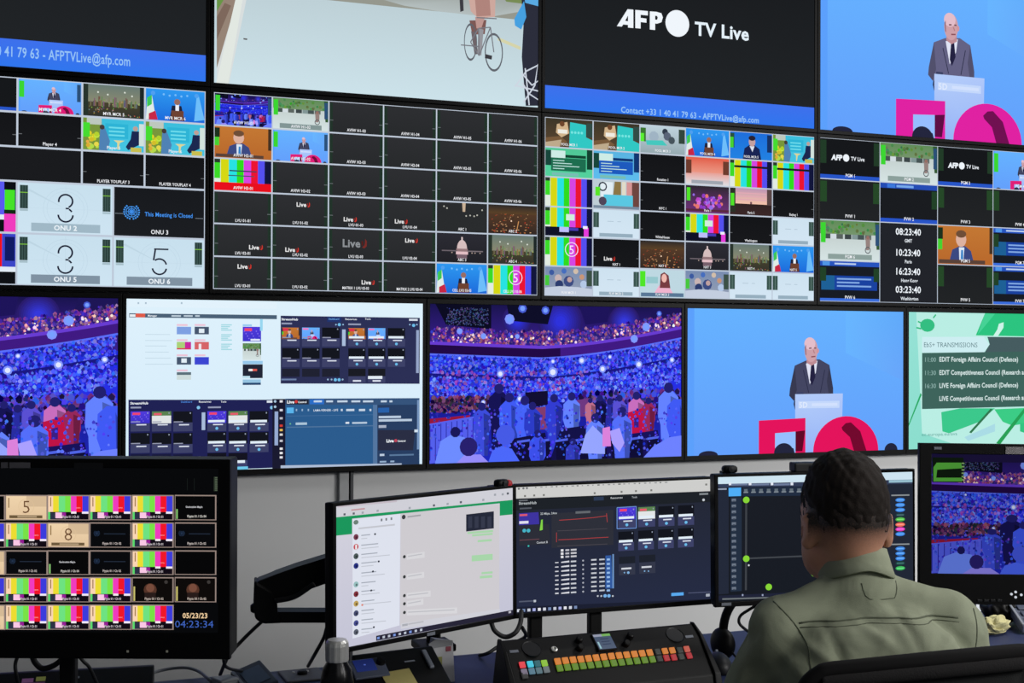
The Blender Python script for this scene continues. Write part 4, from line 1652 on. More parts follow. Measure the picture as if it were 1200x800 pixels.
for x, y in ((370, 182),):
    c.qell(x, y, 11, (60, 62, 66), 12, 9)
c.qpoly([(388, 178), (450, 170), (450, 177), (388, 185)], (160, 160, 166))
for y, x1 in ((368, 468), (462, 466), (550, 496), (588, 462), (629, 620)):
    c.qell(373, y, 8, (56, 60, 60), 10, 7)
    c.qpoly([(384, y - 12), (x1, y - 24), (x1, y + 4), (384, y + 14)], (216, 215, 219))
    c.qpoly([(390, y - 4), (x1 - 12, y - 15), (x1 - 12, y - 10), (390, y + 1)], (190, 190, 196))
c.qpoly([(662, 170), (792, 155), (792, 235), (662, 250)], (38, 42, 58))
for k in range(4):
    c.qpoly([(672 + k * 30, 180), (690 + k * 30, 178), (690 + k * 30, 232), (672 + k * 30, 234)], (54, 58, 76))
for x0, y0, x1, hh in ((668, 252, 788, 10), (690, 264, 786, 9), (716, 290, 782, 10), (688, 362, 786, 28), (734, 440, 786, 10), (726, 458, 784, 12)):
    c.qpoly([(x0, y0), (x1, y0 - (x1 - x0) * .08), (x1, y0 + hh - (x1 - x0) * .08), (x0, y0 + hh)], (168, 214, 170))
c.qpoly([(356, 680), (820, 612), (820, 640), (356, 706)], (208, 208, 216))
c.qpoly([(362, 684), (388, 680), (388, 690), (362, 694)], (170, 172, 180))
c.qpoly([(390, 680), (462, 668), (462, 675), (390, 687)], (186, 186, 192))
c.qpoly([(240, 738), (882, 616), (882, 640), (240, 762)], (40, 38, 56))
for k in range(9):
    x = 250 + k * 25
    c.qrect(x - 5, 748 - k * 4.8 - 5, x + 6, 748 - k * 4.8 + 6, (190, 196, 210) if k % 3 else (120, 150, 220))
c.qrect(860, 622, 872, 632, (180, 180, 190))
scr = c.make('screen', root, mt)
obj('maker_badge', nbox(-.012, .012, -.006, -.004, -.165, -.158), M_GREY, root, mtx=mt)
# the arm that carries it
arm_o = at(300, 700, 2.97)
au = Vector(CR * math.cos(.2) + CF * math.sin(.2)).normalized()
av = Vector((0, 0, 1))
an = au.cross(av).normalized()
K = 2.97 / FPX


def arm_pts(pts):
    return [((x - 300) * K / (math.cos(.2)), -(y - 700) * K) for x, y in pts]


arm = empty('monitor_arm', on_z(508, 760, DZ))
tag(arm, 'black jointed monitor arm reaching left of the white screen', 'monitor arm')
ai = Matrix.Translation(-arm.location)
obj('upper_arm', prism(arm_pts([(300, 679), (322, 671), (346, 663), (392, 650), (470, 640), (480, 668), (388, 681), (366, 688), (345, 698), (324, 703), (312, 708), (300, 708)]), au, av, an, arm_o, -.03, .03, bevel=.006), M_BLACK, arm, mtx=ai)
obj('elbow', prism(arm_pts([(298, 677), (318, 690), (321, 706), (324, 714), (330, 728), (308, 728), (299, 722), (297, 706)]), au, av, an, arm_o, -.034, .034, bevel=.006), M_BLACK, arm, mtx=ai)
obj('lower_arm', prism(arm_pts([(302, 716), (322, 715), (388, 718), (515, 728), (515, 741), (388, 731), (306, 728), (299, 722)]), au, av, an, arm_o, -.026, .026, bevel=.006), M_BLACK, arm, mtx=ai)
kb = lathe([(.001, 0), (.011, .001), (.012, .01), (.008, .016), (.001, .017)], 16)
obj('knob', kb, M_BLACK, arm, mtx=ai @ Matrix.Translation(at(302, 712, 2.965)) @ Matrix.Rotation(-1.57, 4, 'Y'), smooth=True)
pb = on_z(510, 762, DZ)
obj('pole', lathe([(.02, 0), (.02, .2)], 20), M_BLACK, arm, smooth=False)
obj('clamp', nbox(-.05, .05, -.05, .05, 0, .02, .004), M_BLACK, arm)
ht = at(480, 655, 3.0) - arm.location
obj('tilt_head', tube([ht, ht + Vector((.02, -.02, 0)), Vector((.2755, -1.605, 1.1028)) - arm.location], .022), M_BLACK, arm, smooth=True)
obj('cable_clip', tube([at(322, 704, 2.93) - arm.location, at(345, 699, 2.93) - arm.location, at(368, 684, 2.93) - arm.location], .006), M_RUBBER, arm, smooth=True)

# dark stream monitor
root, mt, c = monitor('computer_monitor', 'desk monitor with a dark control page and white number table', 'monitor', (.8008, -1.5659, 1.1048), (-.0577, -.0029, .0102), .531, .311, (.006, .004, .006, .013), .035, GRP, 'twin', (-.205, -.045))
c.rect(0, 0, 1, 1, (36, 40, 52), (38, 44, 68))
c.kx = (590, 545, 4.446)
c.qpoly([(62, 108), (1084, 70), (1084, 134), (62, 174)], (206, 206, 204))
for x, y in ((80, 122), (104, 120), (122, 119)):
    c.qell(x, y, 6, (110, 112, 116), 8)
for k in range(26):
    x = 165 + k * 27
    c.qrect(x, 112 - k * 1.05, x + 6 + (k * 5) % 9, 118 - k * 1.05, (150, 152, 152) if k % 4 else (110, 112, 112))
for x, y in ((112, 160), (160, 157), (210, 155), (475, 145), (615, 138), (690, 134), (770, 130), (1056, 100)):
    c.qrect(x - 5, y - 5, x + 5, y + 5, (120, 120, 116))
c.qpoly([(62, 174), (1084, 134), (1084, 190), (62, 236)], (30, 34, 40))
c.qtextw('StreamHub', 80, 172, 198, 14, (180, 186, 190), .03)
c.qrect(80, 180, 126, 186, (110, 114, 120))
c.qpoly([(470, 165), (522, 163), (522, 182), (470, 184)], (44, 58, 84))
c.qtextw('Resources', 558, 620, 170, 10, (200, 204, 208), .02)
c.qtextw('Tools', 668, 696, 166, 10, (170, 176, 182), .02)
c.qrect(1020, 144, 1066, 154, (130, 136, 140))
c.qell(1042, 180, 7, (200, 206, 214), 8)
c.qrect(84, 220, 146, 228, (84, 88, 98))
c.qpoly([(80, 250), (182, 244), (186, 306), (80, 312)], (62, 52, 160))
c.qrect(84, 254, 124, 264, (220, 90, 110))
c.qrect(82, 290, 130, 304, (220, 220, 236))
c.qpoly([(80, 314), (236, 306), (244, 410), (80, 418)], (44, 46, 56))
for x in (108, 130):
    c.qell(x, 340, 10, (70, 180, 200), 10)
c.qpoly([(188, 340), (196, 284), (204, 282), (204, 336)], (130, 210, 70))
c.qpoly([(84, 388), (186, 382), (186, 386), (84, 392)], (110, 70, 80))
c.qtextw('Contact B', 172, 230, 402, 11, (200, 204, 210), .02)
c.qell(130, 420, 5, (60, 190, 180), 8)
c.qpoly([(250, 250), (572, 232), (572, 414), (250, 430)], (46, 48, 58))
c.qpoly([(375, 240), (452, 236), (452, 248), (375, 252)], (100, 104, 110))
c.qtextw('22 Mbps, 24ms', 192, 278, 252, 11, (190, 196, 200), .02)
for pts in ([(290, 286), (380, 280), (470, 272), (540, 262)], [(286, 388), (380, 384), (470, 378), (546, 374)], [(276, 350), (276, 400)], [(536, 250), (540, 296)]):
    c.qline(pts, 3.2, (180, 64, 66))
for y in (340, 420):
    c.qpoly([(280, y), (540, y - 12), (540, y - 9), (280, y + 3)], (76, 72, 80))
for k in range(3):
    c.qrect(298, 437 + k * 17, 312, 449 + k * 17, (226, 226, 232))
    c.qrect(322, 437 + k * 17, 342, 446 + k * 17, (190, 190, 200))
    c.qrect(350, 435 + k * 17, 380, 444 + k * 17, (200, 200, 206))
for k in range(8):
    y = 500 + k * 23
    c.qrect(268, y + 4 - k * .3, 286, y + 9, (210, 212, 220))
    c.qpoly([(300, y + 2), (342, y - 4), (342, y + 5), (300, y + 8)], (216, 218, 226))
    c.qrect(350, y - 4, 378, y + 4, (200, 204, 212))
    c.qell(414, y - 4, 5, (170, 174, 186), 8)
    c.qrect(456, y - 12, 484, y - 4, (200, 204, 212))
    c.qrect(498, y - 14, 526, y - 6, (190, 196, 206))
    c.qrect(536, y - 14, 554, y - 5, (90, 130, 190))
c.qpoly([(530, 470), (560, 468), (568, 640), (530, 642)], (50, 90, 160))
for k in range(8):
    c.qrect(537, 485 + k * 23, 553, 495 + k * 23, (150, 190, 236))
c.qpoly([(566, 462), (574, 462), (574, 640), (566, 640)], (110, 150, 200))
for x in (490, 508, 568):
    c.qell(x, 680, 5, (190, 196, 206), 8)
for x in (528, 548):
    c.qell(x, 679, 9, (120, 180, 236), 10)
c.qpoly([(80, 706), (170, 701), (170, 708), (80, 713)], (84, 90, 110))
c.qrect(156, 700, 168, 712, (190, 196, 206))
cards(c, 596, 220, 105, 0, 90, 104, 1, 1, (mini_crowd,))
for pts in ([(590, 220), (690, 214), (690, 326), (590, 330), (590, 220)],):
    c.qline(pts, 4, (110, 150, 220))
cards(c, 700, 216, 105, 0, 88, 104, 1, 1, (mini_str,))
for k in range(2):
    cards(c, 805 + k * 102, 212 - k * 5, 0, 0, 84, 104, 1, 1)
for k in range(4):
    cards(c, 596 + k * 103.5, 344 - k * 6, 0, 0, 82, 100, 1, 1)
for k in range(2):
    x = 600 + k * 105
    c.qrect(x, 474 - k * 8, x + 84, 510 - k * 8, (30, 34, 44))
    c.qrect(x, 512 - k * 8, x + 84, 570 - k * 8, (52, 56, 74))
    c.qrect(x + 12, 532 - k * 8, x + 64, 541 - k * 8, (210, 214, 222))
    for j in (28, 48):
        c.qell(x + j, 558 - k * 8, 7 if j == 48 and not k else 4, (130, 180, 226), 8)
c.qpoly([(872, 664), (936, 660), (936, 676), (872, 680)], (90, 170, 240))
c.qpoly([(960, 662), (1084, 656), (1084, 660), (960, 666)], (84, 90, 120))
c.qrect(1052, 668, 1072, 682, (170, 176, 190))
c.qpoly([(70, 736), (1084, 694), (1084, 720), (70, 770)], (28, 32, 50))
for k in range(12):
    x = 76 + k * 27
    c.qrect(x - 7, 755 - k * 1.6 - 7, x + 8, 755 - k * 1.6 + 8, [(210, 214, 226), (120, 140, 180), (200, 204, 216), (170, 176, 230), (230, 230, 236)][k % 5])
scr = c.make('screen', root, mt)

# routing grid monitor
root, mt, c = monitor('computer_monitor', 'desk monitor with a black routing grid, right behind the seated person', 'monitor', (1.266, -1.7607, 1.1309), (-.1806, -.0099, .0119), .523, .310, (.010, .005, .007, .013), .035, GRP, 'foot')
c.rect(0, 0, 1, 1, (27, 30, 38), (24, 28, 36))
c.kx = (820, 540, 4.444)
c.qpoly([(88, 80), (1112, 56), (1112, 98), (88, 122)], (206, 228, 240))
c.qpoly([(88, 120), (1112, 96), (1112, 122), (88, 138)], (52, 62, 88))
for x in (158, 262, 376, 480):
    c.qrect(x - 7, 112, x + 7, 126, (226, 232, 244))
for x0, x1 in ((164, 250), (270, 362), (384, 470)):
    c.qpoly([(x0, 118), (x1, 116), (x1, 126), (x0, 128)], (110, 124, 156))
c.qrect(94, 142, 140, 150, (150, 160, 180))
c.qpoly([(985, 100), (1112, 97), (1112, 110), (985, 113)], (150, 190, 206))
c.qpoly([(150, 140), (215, 138), (215, 182), (150, 184)], (80, 174, 246))
c.qpoly([(222, 140), (540, 132), (540, 180), (222, 184)], (34, 46, 66))
for k in range(8):
    x = 240 + k * 39.5
    c.qrect(x - 9, 146 - k * .5, x + 9, 164 - k * .5, (100, 112, 122))
    c.qrect(x - 12, 160 - k * .5, x + 12, 166 - k * .5, (130, 140, 150))
c.qpoly([(88, 150), (150, 150), (150, 690), (88, 694)], (36, 42, 58))
c.qpoly([(160, 188), (218, 188), (218, 676), (160, 680)], (36, 48, 66))
for k in range(16):
    y = 203 + k * 30.6
    c.qrect(166, y - 7, 188, y + 7, (110, 120, 136))
    c.qrect(172, y + 3, 184, y + 9, (70, 80, 96))
c.qpoly([(236, 190), (246, 190), (244, 672), (234, 672)], (62, 66, 72))
c.qpoly([(260, 502), (600, 488), (960, 480), (960, 488), (600, 496), (260, 510)], (66, 70, 76))
for x, y in ((241, 202), (241, 508), (594, 584), (358, 655)):
    c.qell(x, y, 17, (136, 214, 56), 20)
c.qell(254, 542, 5, (210, 214, 220), 8)
c.qpoly([(88, 700), (560, 680), (1112, 664), (1112, 690), (560, 706), (88, 724)], (32, 36, 56))
c.qpoly([(116, 714), (660, 698), (660, 704), (116, 722)], (110, 116, 120))
for x in (222, 326):
    c.qrect(x - 4, 692, x + 4, 702, (150, 160, 190))
c.qpoly([(978, 120), (1112, 118), (1112, 640), (978, 640)], (34, 40, 54))
for y in (178, 433):
    c.qpoly([(996, y - 3), (1090, y - 5), (1090, y + 2), (996, y + 4)], (140, 146, 150))
for y, col in ((202, (60, 130, 220)), (228, (60, 130, 220)), (254, (60, 130, 220)), (280, (30, 60, 66)), (303, (80, 180, 70)), (330, (240, 110, 90)), (354, (220, 60, 180)), (379, (60, 130, 220)), (455, (60, 130, 220)), (480, (60, 130, 220)), (506, (60, 130, 220)), (531, (26, 70, 66)), (557, (60, 180, 90))):
    c.qell(1042, y, 11, col, 14, 25)
    if col[2] > 60:
        c.qrect(1024, y - 3, 1060, y + 3, tuple(min(255, v + 50) for v in col))
c.qrect(932, 395, 955, 438, (236, 240, 240))
scr = c.make('screen', root, mt)
obj('maker_badge', nbox(-.255, -.23, -.006, -.004, -.164, -.157), M_GREY, root, mtx=mt)

# large multi-picture monitor on the left
W1 = .70
ry = -.3708
rm = Vector((math.cos(ry), math.sin(ry), 0))
p1 = Vector((-.2251, -1.9698, 1.1903)) - rm * (W1 / 2)
BRG = 'thick black monitors at the two ends of the desk'
root, mt, c = monitor('broadcast_monitor', 'thick black monitor with rows of colour bars and a blue clock', 'monitor', p1, (ry, -.0158, -.0012), .654, .321, (.023, .023, .018, .051), .07, BRG, 'foot', .006, .016)
c.rect(0, 0, 1, 1, (8, 9, 11), (8, 9, 11))
c.kx = (0, 530, 4.286)
c.qrect(1074, 122, 1092, 194, (46, 56, 44))
for k in range(8):
    c.qrect(1080, 124 + 9 * k, 1092, 129 + 9 * k, (84, 96, 78))
for x in (940, 975):
    c.qrect(x, 130, x + 2, 190, (28, 34, 32))


def tan_count(d):
    def f(c):
        c.rect(0, 0, 1, 1, (240, 212, 172), (226, 196, 158))
        c.poly([(.5, .45), (.5, 0), (1, 0), (1, .45)], (214, 186, 150))
        c.ring(.5, .45, .34, .02, (222, 192, 152), 20)
        c.text(d, .5, .45, .56, (110, 76, 50), 'c', -.008)
        c.rect(.08, .82, .9, .95, (110, 90, 62))
        c.rect(.28, .85, .76, .92, (180, 156, 124))
        c.rect(.05, .08, .08, .5, (150, 120, 80))
    return f


def un_dark(c):
    c.rect(0, 0, 1, 1, (9, 10, 13))
    emblem(c, .16, .42, .12, (38, 56, 84), (30, 46, 72))
    c.rect(.34, .42, .88, .46, (34, 44, 60))
    c.text('Flypix 01 / Ch 02', .54, .85, .1, (190, 180, 176), 'c', .03, .8)


def txt_dark(c):
    c.rect(0, 0, 1, 1, (8, 8, 9))
    c.text('Geolocation Mapin', .47, .46, .08, (200, 200, 204), 'c', .03, .8)
    c.text('Flypix 01 / Ch 04', .54, .86, .1, (200, 196, 190), 'c', .03, .8)
    c.rect(.02, .56, .06, .98, (130, 190, 110))


def empty_tile(c):
    c.rect(0, 0, 1, 1, (7, 7, 8))


def face(c):
    c.rect(0, 0, 1, 1, (14, 11, 10))
    c.ell(.44, .5, .28, (84, 52, 40), 14)
    c.ell(.44, .42, .18, (120, 76, 60), 12)
    c.rect(.3, .62, .58, .9, (40, 28, 26))
    c.ell(.84, .16, .08, (60, 56, 54), 8)
    c.text('Flypix 03 / Ch 02', .54, .88, .1, (190, 176, 166), 'c', .03, .8)
    c.rect(.02, .36, .06, .98, (200, 190, 110))


DB = lambda c: (bars(c, 3), c.text('Flypix 01 / Ch 01', .56, .88, .1, (200, 190, 196), 'c', .03, .72))
cols = [(-389, -184), (-178, 25), (32, 238), (243, 449), (455, 659), (667, 870), (881, 1084)]
rows = [(216, 337), (354, 474), (494, 611), (628, 748), (766, 886)]
t5, t8 = tan_count('5'), tan_count('8')
plan = [[DB, empty_tile, t5, DB, DB, DB, txt_dark], [DB, DB, DB, t8, un_dark, DB, un_dark], [DB, t5, un_dark, txt_dark, un_dark, DB, empty_tile], [DB, DB, DB, DB, DB, face, face], [DB, t5, DB, DB, DB, DB, None]]
NM = {id(t5): 'tan countdown tile reading 5', id(t8): 'tan countdown tile reading 8', id(DB): 'colour bar tile', id(un_dark): 'black tile with a faint blue emblem', id(face): 'dark tile of a dim face', id(txt_dark): 'black tile with small white writing'}
todo = []
for (y0, y1), row in zip(rows, plan):
    for (x0, x1), fn in zip(cols, row):
        if fn is None:
            continue
        c.qrect(x0 - 3, y0 - 3, x1 + 3, y1 + 3, (150, 132, 124))
        t = c.qsub(x0 + 2, y0 + 2, x1 - 2, y1 - 2)
        t2 = Can(t.x0, t.z0, t.w, t.h)
        fn(t2)
        todo.append((t2, NM.get(id(fn))))
c.kx = (0, 640, 4.286)
c.qtextw('05/23/23', 918, 1042, 346, 26, (240, 206, 160), .02)
c.qtextw('04:23:34', 880, 1072, 388, 36, (64, 100, 190), -.005)
scr = c.make('screen', root, mt)
for t2, nm in todo:
    o = t2.make('video_tile', scr, None, -.003)
    if nm:
        o['label'] = nm
for x, y in ((645, 524), (842, 524)):
    u, v = c.q(x, y)
    obj('indicator_light', nbox((u - .5) * .654 - .002, (u - .5) * .654 + .002, -.0055, -.004, (.5 - v) * .321 - .002, (.5 - v) * .321 + .002), emit_mat('pale_led', (110, 110, 100), .5), root, mtx=mt)
c.kx = (0, 530, 4.286)
for x0, x1, y in ((10, 44, 56), (52, 156, 56), (376, 520, 58)):
    u0, v = c.q(x0, y)
    u1 = c.q(x1, y)[0]
    obj('label_plate', nbox((u0 - .5) * .654, (u1 - .5) * .654, -.0052, -.004, (.5 - v) * .321 - .005 - .003, (.5 - v) * .321 + .003), mat('plate_grey', (96, 94, 100) if x0 < 300 else (40, 40, 44), .5) if x0 < 300 else M_DARK, root, mtx=mt)

# right monitor with the hall picture
W5 = .558
r5 = -.365
rm = Vector((math.cos(r5), math.sin(r5), 0))
p5 = Vector((1.4378, -1.9423, 1.1788)) + rm * (W5 / 2)
root, mt, c = monitor('broadcast_monitor', 'thick black monitor showing a blue lit audience, right of the seated person', 'monitor', p5, (r5, .026, -.009), .498, .290, (.030, .030, .026, .074), .07, BRG, 'foot', .055)
crowd(c, 6500, 3, .0, .66, .78)
c.kx = (1040, 500, 3.636)
c.qrect(186, 118, 600, 150, (22, 16, 50))
c.qrect(190, 130, 322, 236, (12, 22, 12))
c.qpoly([(194, 172), (208, 152), (312, 152), (316, 176), (210, 182), (206, 216), (316, 216), (316, 232), (194, 232)], (70, 140, 50))
for k in range(6):
    c.qrect(314, 152 + 14 * k, 326, 158 + 14 * k, (110, 140, 90))
scr = c.make('screen', root, mt)
c.kx = (1040, 500, 3.636)
for x0, y0, x1, y1, nm, mt_ in ((500, 84, 577, 116, 'label_plate', mat('plate_light', (120, 116, 118), .5)), (196, 84, 228, 96, 'maker_badge', M_GREY)):
    (u0, v0), (u1, v1) = c.q(x0, y0), c.q(x1, y1)
    obj(nm, nbox((u0 - .5) * .498, (u1 - .5) * .498, -.0055, -.004, (.5 - v1) * .29, (.5 - v0) * .29), mt_, root, mtx=mt)
for x, y in ((525, 711), (543, 702), (567, 714), (543, 724)):
    u, v = c.q(x, y)
    bm = lathe([(.0001, 0), (.0032, .0), (.003, .002), (.0001, .0022)], 10)
    obj('lit_button', bm, emit_mat('white_led', (220, 226, 236), .8), root, mtx=mt @ Matrix.Translation(((u - .5) * .498, -.004, (.5 - v) * .29)) @ Matrix.Rotation(1.5708, 4, 'X'))
for k in range(4):
    u, v = c.q(390 + k * 28, 738)
    obj('button', nbox((u - .5) * .498 - .006, (u - .5) * .498 + .006, -.006, -.004, (.5 - v) * .29 - .003, (.5 - v) * .29 + .003, .001), M_DARK, root, mtx=mt)


# ------------------------------------------------------------------ webcams
def webcam(label_, px, py, depth, led, yaw):
    p = at(px, py, depth)
    root = empty('webcam', p, yaw)
    tag(root, label_, 'webcam', 'webcams on the monitors')
    bm = nbox(-.019, .019, -.012, .014, 0, .019, .008, 3)
    obj('body', bm, M_BLACK, root, smooth=True)
    obj('lens', lathe([(.0001, 0), (.008, 0), (.008, .003), (.0001, .004)], 16), M_DARK, root, mtx=Matrix.Translation((0, -.014, .011)) @ Matrix.Rotation(1.5708, 4, 'X'))
    obj('clip', nbox(-.012, .012, .006, .03, -.03, .002, .002), M_BLACK, root, mtx=Matrix.Translation((0, .012, 0)))
    if led:
        obj('red_light', lathe([(.0001, 0), (.009, .001), (.011, .006), (.008, .013), (.0001, .015)], 14, .013, -.009, .003), emit_mat('red_glow', (170, 24, 34), .7), root, smooth=True)
    return root


webcam('black webcam with a red light, on top of the white message screen', 588, 570.5, 3.12, True, .38)
webcam('plain black webcam on the left end of the routing grid monitor', 855, 554, 3.2, False, -.18)
bx_ = empty('camera_box', at(941, 552.5, 3.24), -.18)
tag(bx_, 'small flat black box on the monitor top beside the person\'s head', 'webcam')
obj('body', nbox(-.03, .06, -.02, .02, 0, .024, .004), M_DARK, bx_)
obj('lens', lathe([(.0001, 0), (.007, 0), (.007, .003), (.0001, .004)], 16), M_BLACK, bx_, mtx=Matrix.Translation((.015, -.02, .012)) @ Matrix.Rotation(1.5708, 4, 'X'))

# ------------------------------------------------------------------ vision switcher
S0 = at(585.7, 750, 3.06)
S1 = at(808.5, 731, 3.26)
mid = (S0 + S1) / 2
sw = empty('vision_switcher', (mid.x, mid.y, DZ), math.atan2(S1.y - S0.y, S1.x - S0.x))
tag(sw, 'black switcher panel with two rows of orange and green lit keys', 'switcher')
SWW = (S1 - S0).length
hb = mid.z - DZ
SWP = [(0, hb), (-.01, hb + .002), (-.045, hb - .022), (-.115, .022)]
prof = [(0, .0)] + SWP + [(-.12, .0)]
x0, x1 = -SWW / 2 - .0, SWW / 2 + .0
obj('case', prism([(y, z) for y, z in prof], Vector((0, 1, 0)), Vector((0, 0, 1)), Vector((1, 0, 0)), Vector((0, 0, 0)), x0, x1, bevel=.003), mat('switcher_black', (9, 9, 10), .55, spec=.2), sw)
for s_ in (-1, 1):
    bm = bmesh.new()
    inn = [bm.verts.new((s_ * (SWW / 2 + .0005), y, z)) for y, z in ((.003, 0), (.003, hb + .005), (-.012, hb + .007), (-.047, hb - .016), (-.12, .028), (-.126, 0))]
    out_ = [bm.verts.new((s_ * (SWW / 2 + f_), y, z)) for y, z, f_ in ((.003, 0, .02), (.003, hb + .003, .006), (-.012, hb + .005, .006), (-.047, hb - .018, .01), (-.12, .026, .018), (-.126, 0, .02))]
    bm.faces.new(inn)
    bm.faces.new(out_[::-1])
    for k in range(6):
        bm.faces.new((inn[k], out_[k], out_[(k + 1) % 6], inn[(k + 1) % 6]))
    bmesh.ops.bevel(bm, geom=bm.edges[:], offset=.002, segments=2, affect='EDGES', profile=.5)
    obj('side_cheek', bm, M_BLACK, sw)


def deck_of(pts, y):
    """height and slope of a sloping top at y"""
    for (ya, za), (yb, zb) in zip(pts, pts[1:]):
        if yb <= y <= ya:
            t = (y - ya) / (yb - ya)
            return za + (zb - za) * t, math.atan2(za - zb, ya - yb)
    return pts[-1][1], .2


def onto(root, pts, px, py):
    """where a sight line meets the sloping top, in the thing's own coordinates"""
    bpy.context.view_layer.update()
    mi = root.matrix_world.inverted()
    o = mi @ Vector(CAM)
    d = (mi.to_3x3() @ Vector(ray(px, py)))
    t = 2.6
    for _ in range(3200):
        t += .0003
        p = o + d * t
        if pts[-1][0] < p.y < pts[0][0] + .004 and p.z <= deck_of(pts, p.y)[0]:
            return p
    return o + d * 3.1


deck = lambda y: deck_of(SWP, y)
onto_deck = lambda px, py: onto(sw, SWP, px, py)


def key(px, py, w, col, name='key', on=.9):
    p = onto_deck(px, py)
    z, sl = deck(p.y)
    bm = nbox(-w / 2, w / 2, -w / 2 * 1.05, w / 2 * 1.05, 0, .005, .0015)
    mm = Matrix.Translation((p.x, p.y, z)) @ Matrix.Rotation(sl, 4, 'X')
    o = obj(name, bm, emit_mat('key_%d_%d_%d' % col, col, on), sw, mtx=mm)
    return o


ck = lambda cx, cy: (560 + cx / 4.286, 730 + cy / 4.286)
kw = .0155
for k in range(13):
    f = k / 12
    key(*ck(400 + f * 462, 194 - f * 44), kw, (214, 128, 50))['label'] = 'orange lit key'
    key(*ck(410 + f * 465, 228 - f * 44), kw, (96, 134, 36))['label'] = 'green lit key'
for cx, cy, col, lb in ((902, 146, (58, 62, 60), None), (911, 180, (58, 62, 60), None), (938, 142, (220, 130, 54), 'orange lit key'), (946, 177, (206, 52, 60), 'red lit key'), (975, 139, (220, 130, 54), 'orange lit key'), (983, 174, (206, 52, 60), 'red lit key'),
                        (1013, 138, (60, 66, 62), None), (1020, 170, (58, 66, 62), None), (1048, 132, (206, 96, 80), 'red lit key'), (1060, 165, (206, 52, 60), 'red lit key'),
                        (222, 212, (244, 70, 80), 'red lit key'), (262, 208, (70, 214, 240), 'cyan lit key'), (298, 206, (50, 120, 130), 'dim teal key'), (333, 203, (150, 206, 60), 'lime lit key'),
                        (232, 248, (130, 120, 140), None), (270, 243, (90, 130, 150), None), (306, 240, (90, 120, 130), None), (343, 236, (110, 120, 124), None), (234, 266, (60, 60, 60), None)):
    o = key(*ck(cx, cy), kw * .95, col, on=.8 if sum(col) > 330 else .6)
    if lb:
        o['label'] = lb
p = onto_deck(*ck(634, 98))
z, sl = deck(p.y)
mm = Matrix.Translation((p.x, p.y, z)) @ Matrix.Rotation(sl, 4, 'X')
obj('display', nbox(-.026, .026, -.027, .027, 0, .004, .001), M_BLACK, sw, mtx=mm)
lc = Can(-.023, .024, .046, .048)
lc.rect(0, 0, 1, 1, (70, 84, 108), (84, 96, 118))
lc.rect(0, 0, .5, .16, (150, 156, 176))
lc.rect(.5, 0, 1, .16, (120, 176, 96))
lc.rect(.06, .5, .16, .95, (150, 190, 200))
for k in range(3):
    lc.rect(.3, .3 + k * .18, .8, .36 + k * .18, (56, 66, 90))
lc.make('display_picture', bpy.data.objects[[o.name for o in sw.children if o.name.startswith('display')][-1]], Matrix.Translation((0, 0, .0045)) @ Matrix.Rotation(-1.5708, 4, 'X'))
for cx, cy in ((506, 92), (510, 128), (762, 72), (742, 108)):
    p = onto_deck(*ck(cx, cy))
    z, sl = deck(p.y)
    obj('knob', lathe([(.009, 0), (.0085, .012), (.006, .014), (.0001, .014)], 18), M_BLACK, sw, mtx=Matrix.Translation((p.x, p.y, z)) @ Matrix.Rotation(sl, 4, 'X'), smooth=False)
p = onto_deck(*ck(383, 132))
z, sl = deck(p.y)
obj('socket', lathe([(.0001, 0), (.008, 0), (.008, .003), (.005, .004), (.005, .001), (.0001, .001)], 18), M_STEEL, sw, mtx=Matrix.Translation((p.x, p.y, z)) @ Matrix.Rotation(sl, 4, 'X'))
for cx, cy in ((182, 142), (1062, 68)):
    p = onto_deck(*ck(cx, cy))
    z, sl = deck(p.y)
    obj('label_plate', nbox(-.011, .011, -.004, .004, 0, .001), M_GREY, sw, mtx=Matrix.Translation((p.x, p.y, z)) @ Matrix.Rotation(sl, 4, 'X'))
for cx, cy in ((270, 130), (990, 60)):
    p = onto_deck(*ck(cx, cy))
    z, sl = deck(p.y)
    obj('speaker_grille', lathe([(.0001, .0005), (.022, .0005), (.024, .002), (.0245, 0)], 20), M_DARK, sw, mtx=Matrix.Translation((p.x, p.y, z)) @ Matrix.Rotation(sl, 4, 'X'))

# ------------------------------------------------------------------ intercom panel
I0 = at(421, 766, 3.02)
I1 = at(505, 756.5, 3.11)
iv = (I1 - I0)
iyaw = math.atan2(iv.y, iv.x)
im_ = (I0 + I1) / 2
ic = empty('intercom_panel', (im_.x, im_.y, DZ), iyaw)
tag(ic, 'black sloping intercom panel with a blue display, under the white message screen', 'intercom')
hI = im_.z - DZ
IW = math.hypot(iv.x, iv.y)
ICP = [(0, hI), (-.008, hI + .001), (-.16, .012)]
obj('case', prism([(0, 0)] + ICP + [(-.162, 0)], Vector((0, 1, 0)), Vector((0, 0, 1)), Vector((1, 0, 0)), Vector((0, 0, 0)), -IW / 2 - .02, IW / 2, bevel=.003), M_BLACK, ic)
icx = lambda x, y: (380 + x / 6, 720 + y / 6)


def on_ic(x, y, up=0.0):
    p = onto(ic, ICP, *icx(x, y))
    z, sl = deck_of(ICP, p.y)
    return Matrix.Translation((p.x, p.y, z)) @ Matrix.Rotation(sl, 4, 'X') @ Matrix.Translation((0, 0, up))


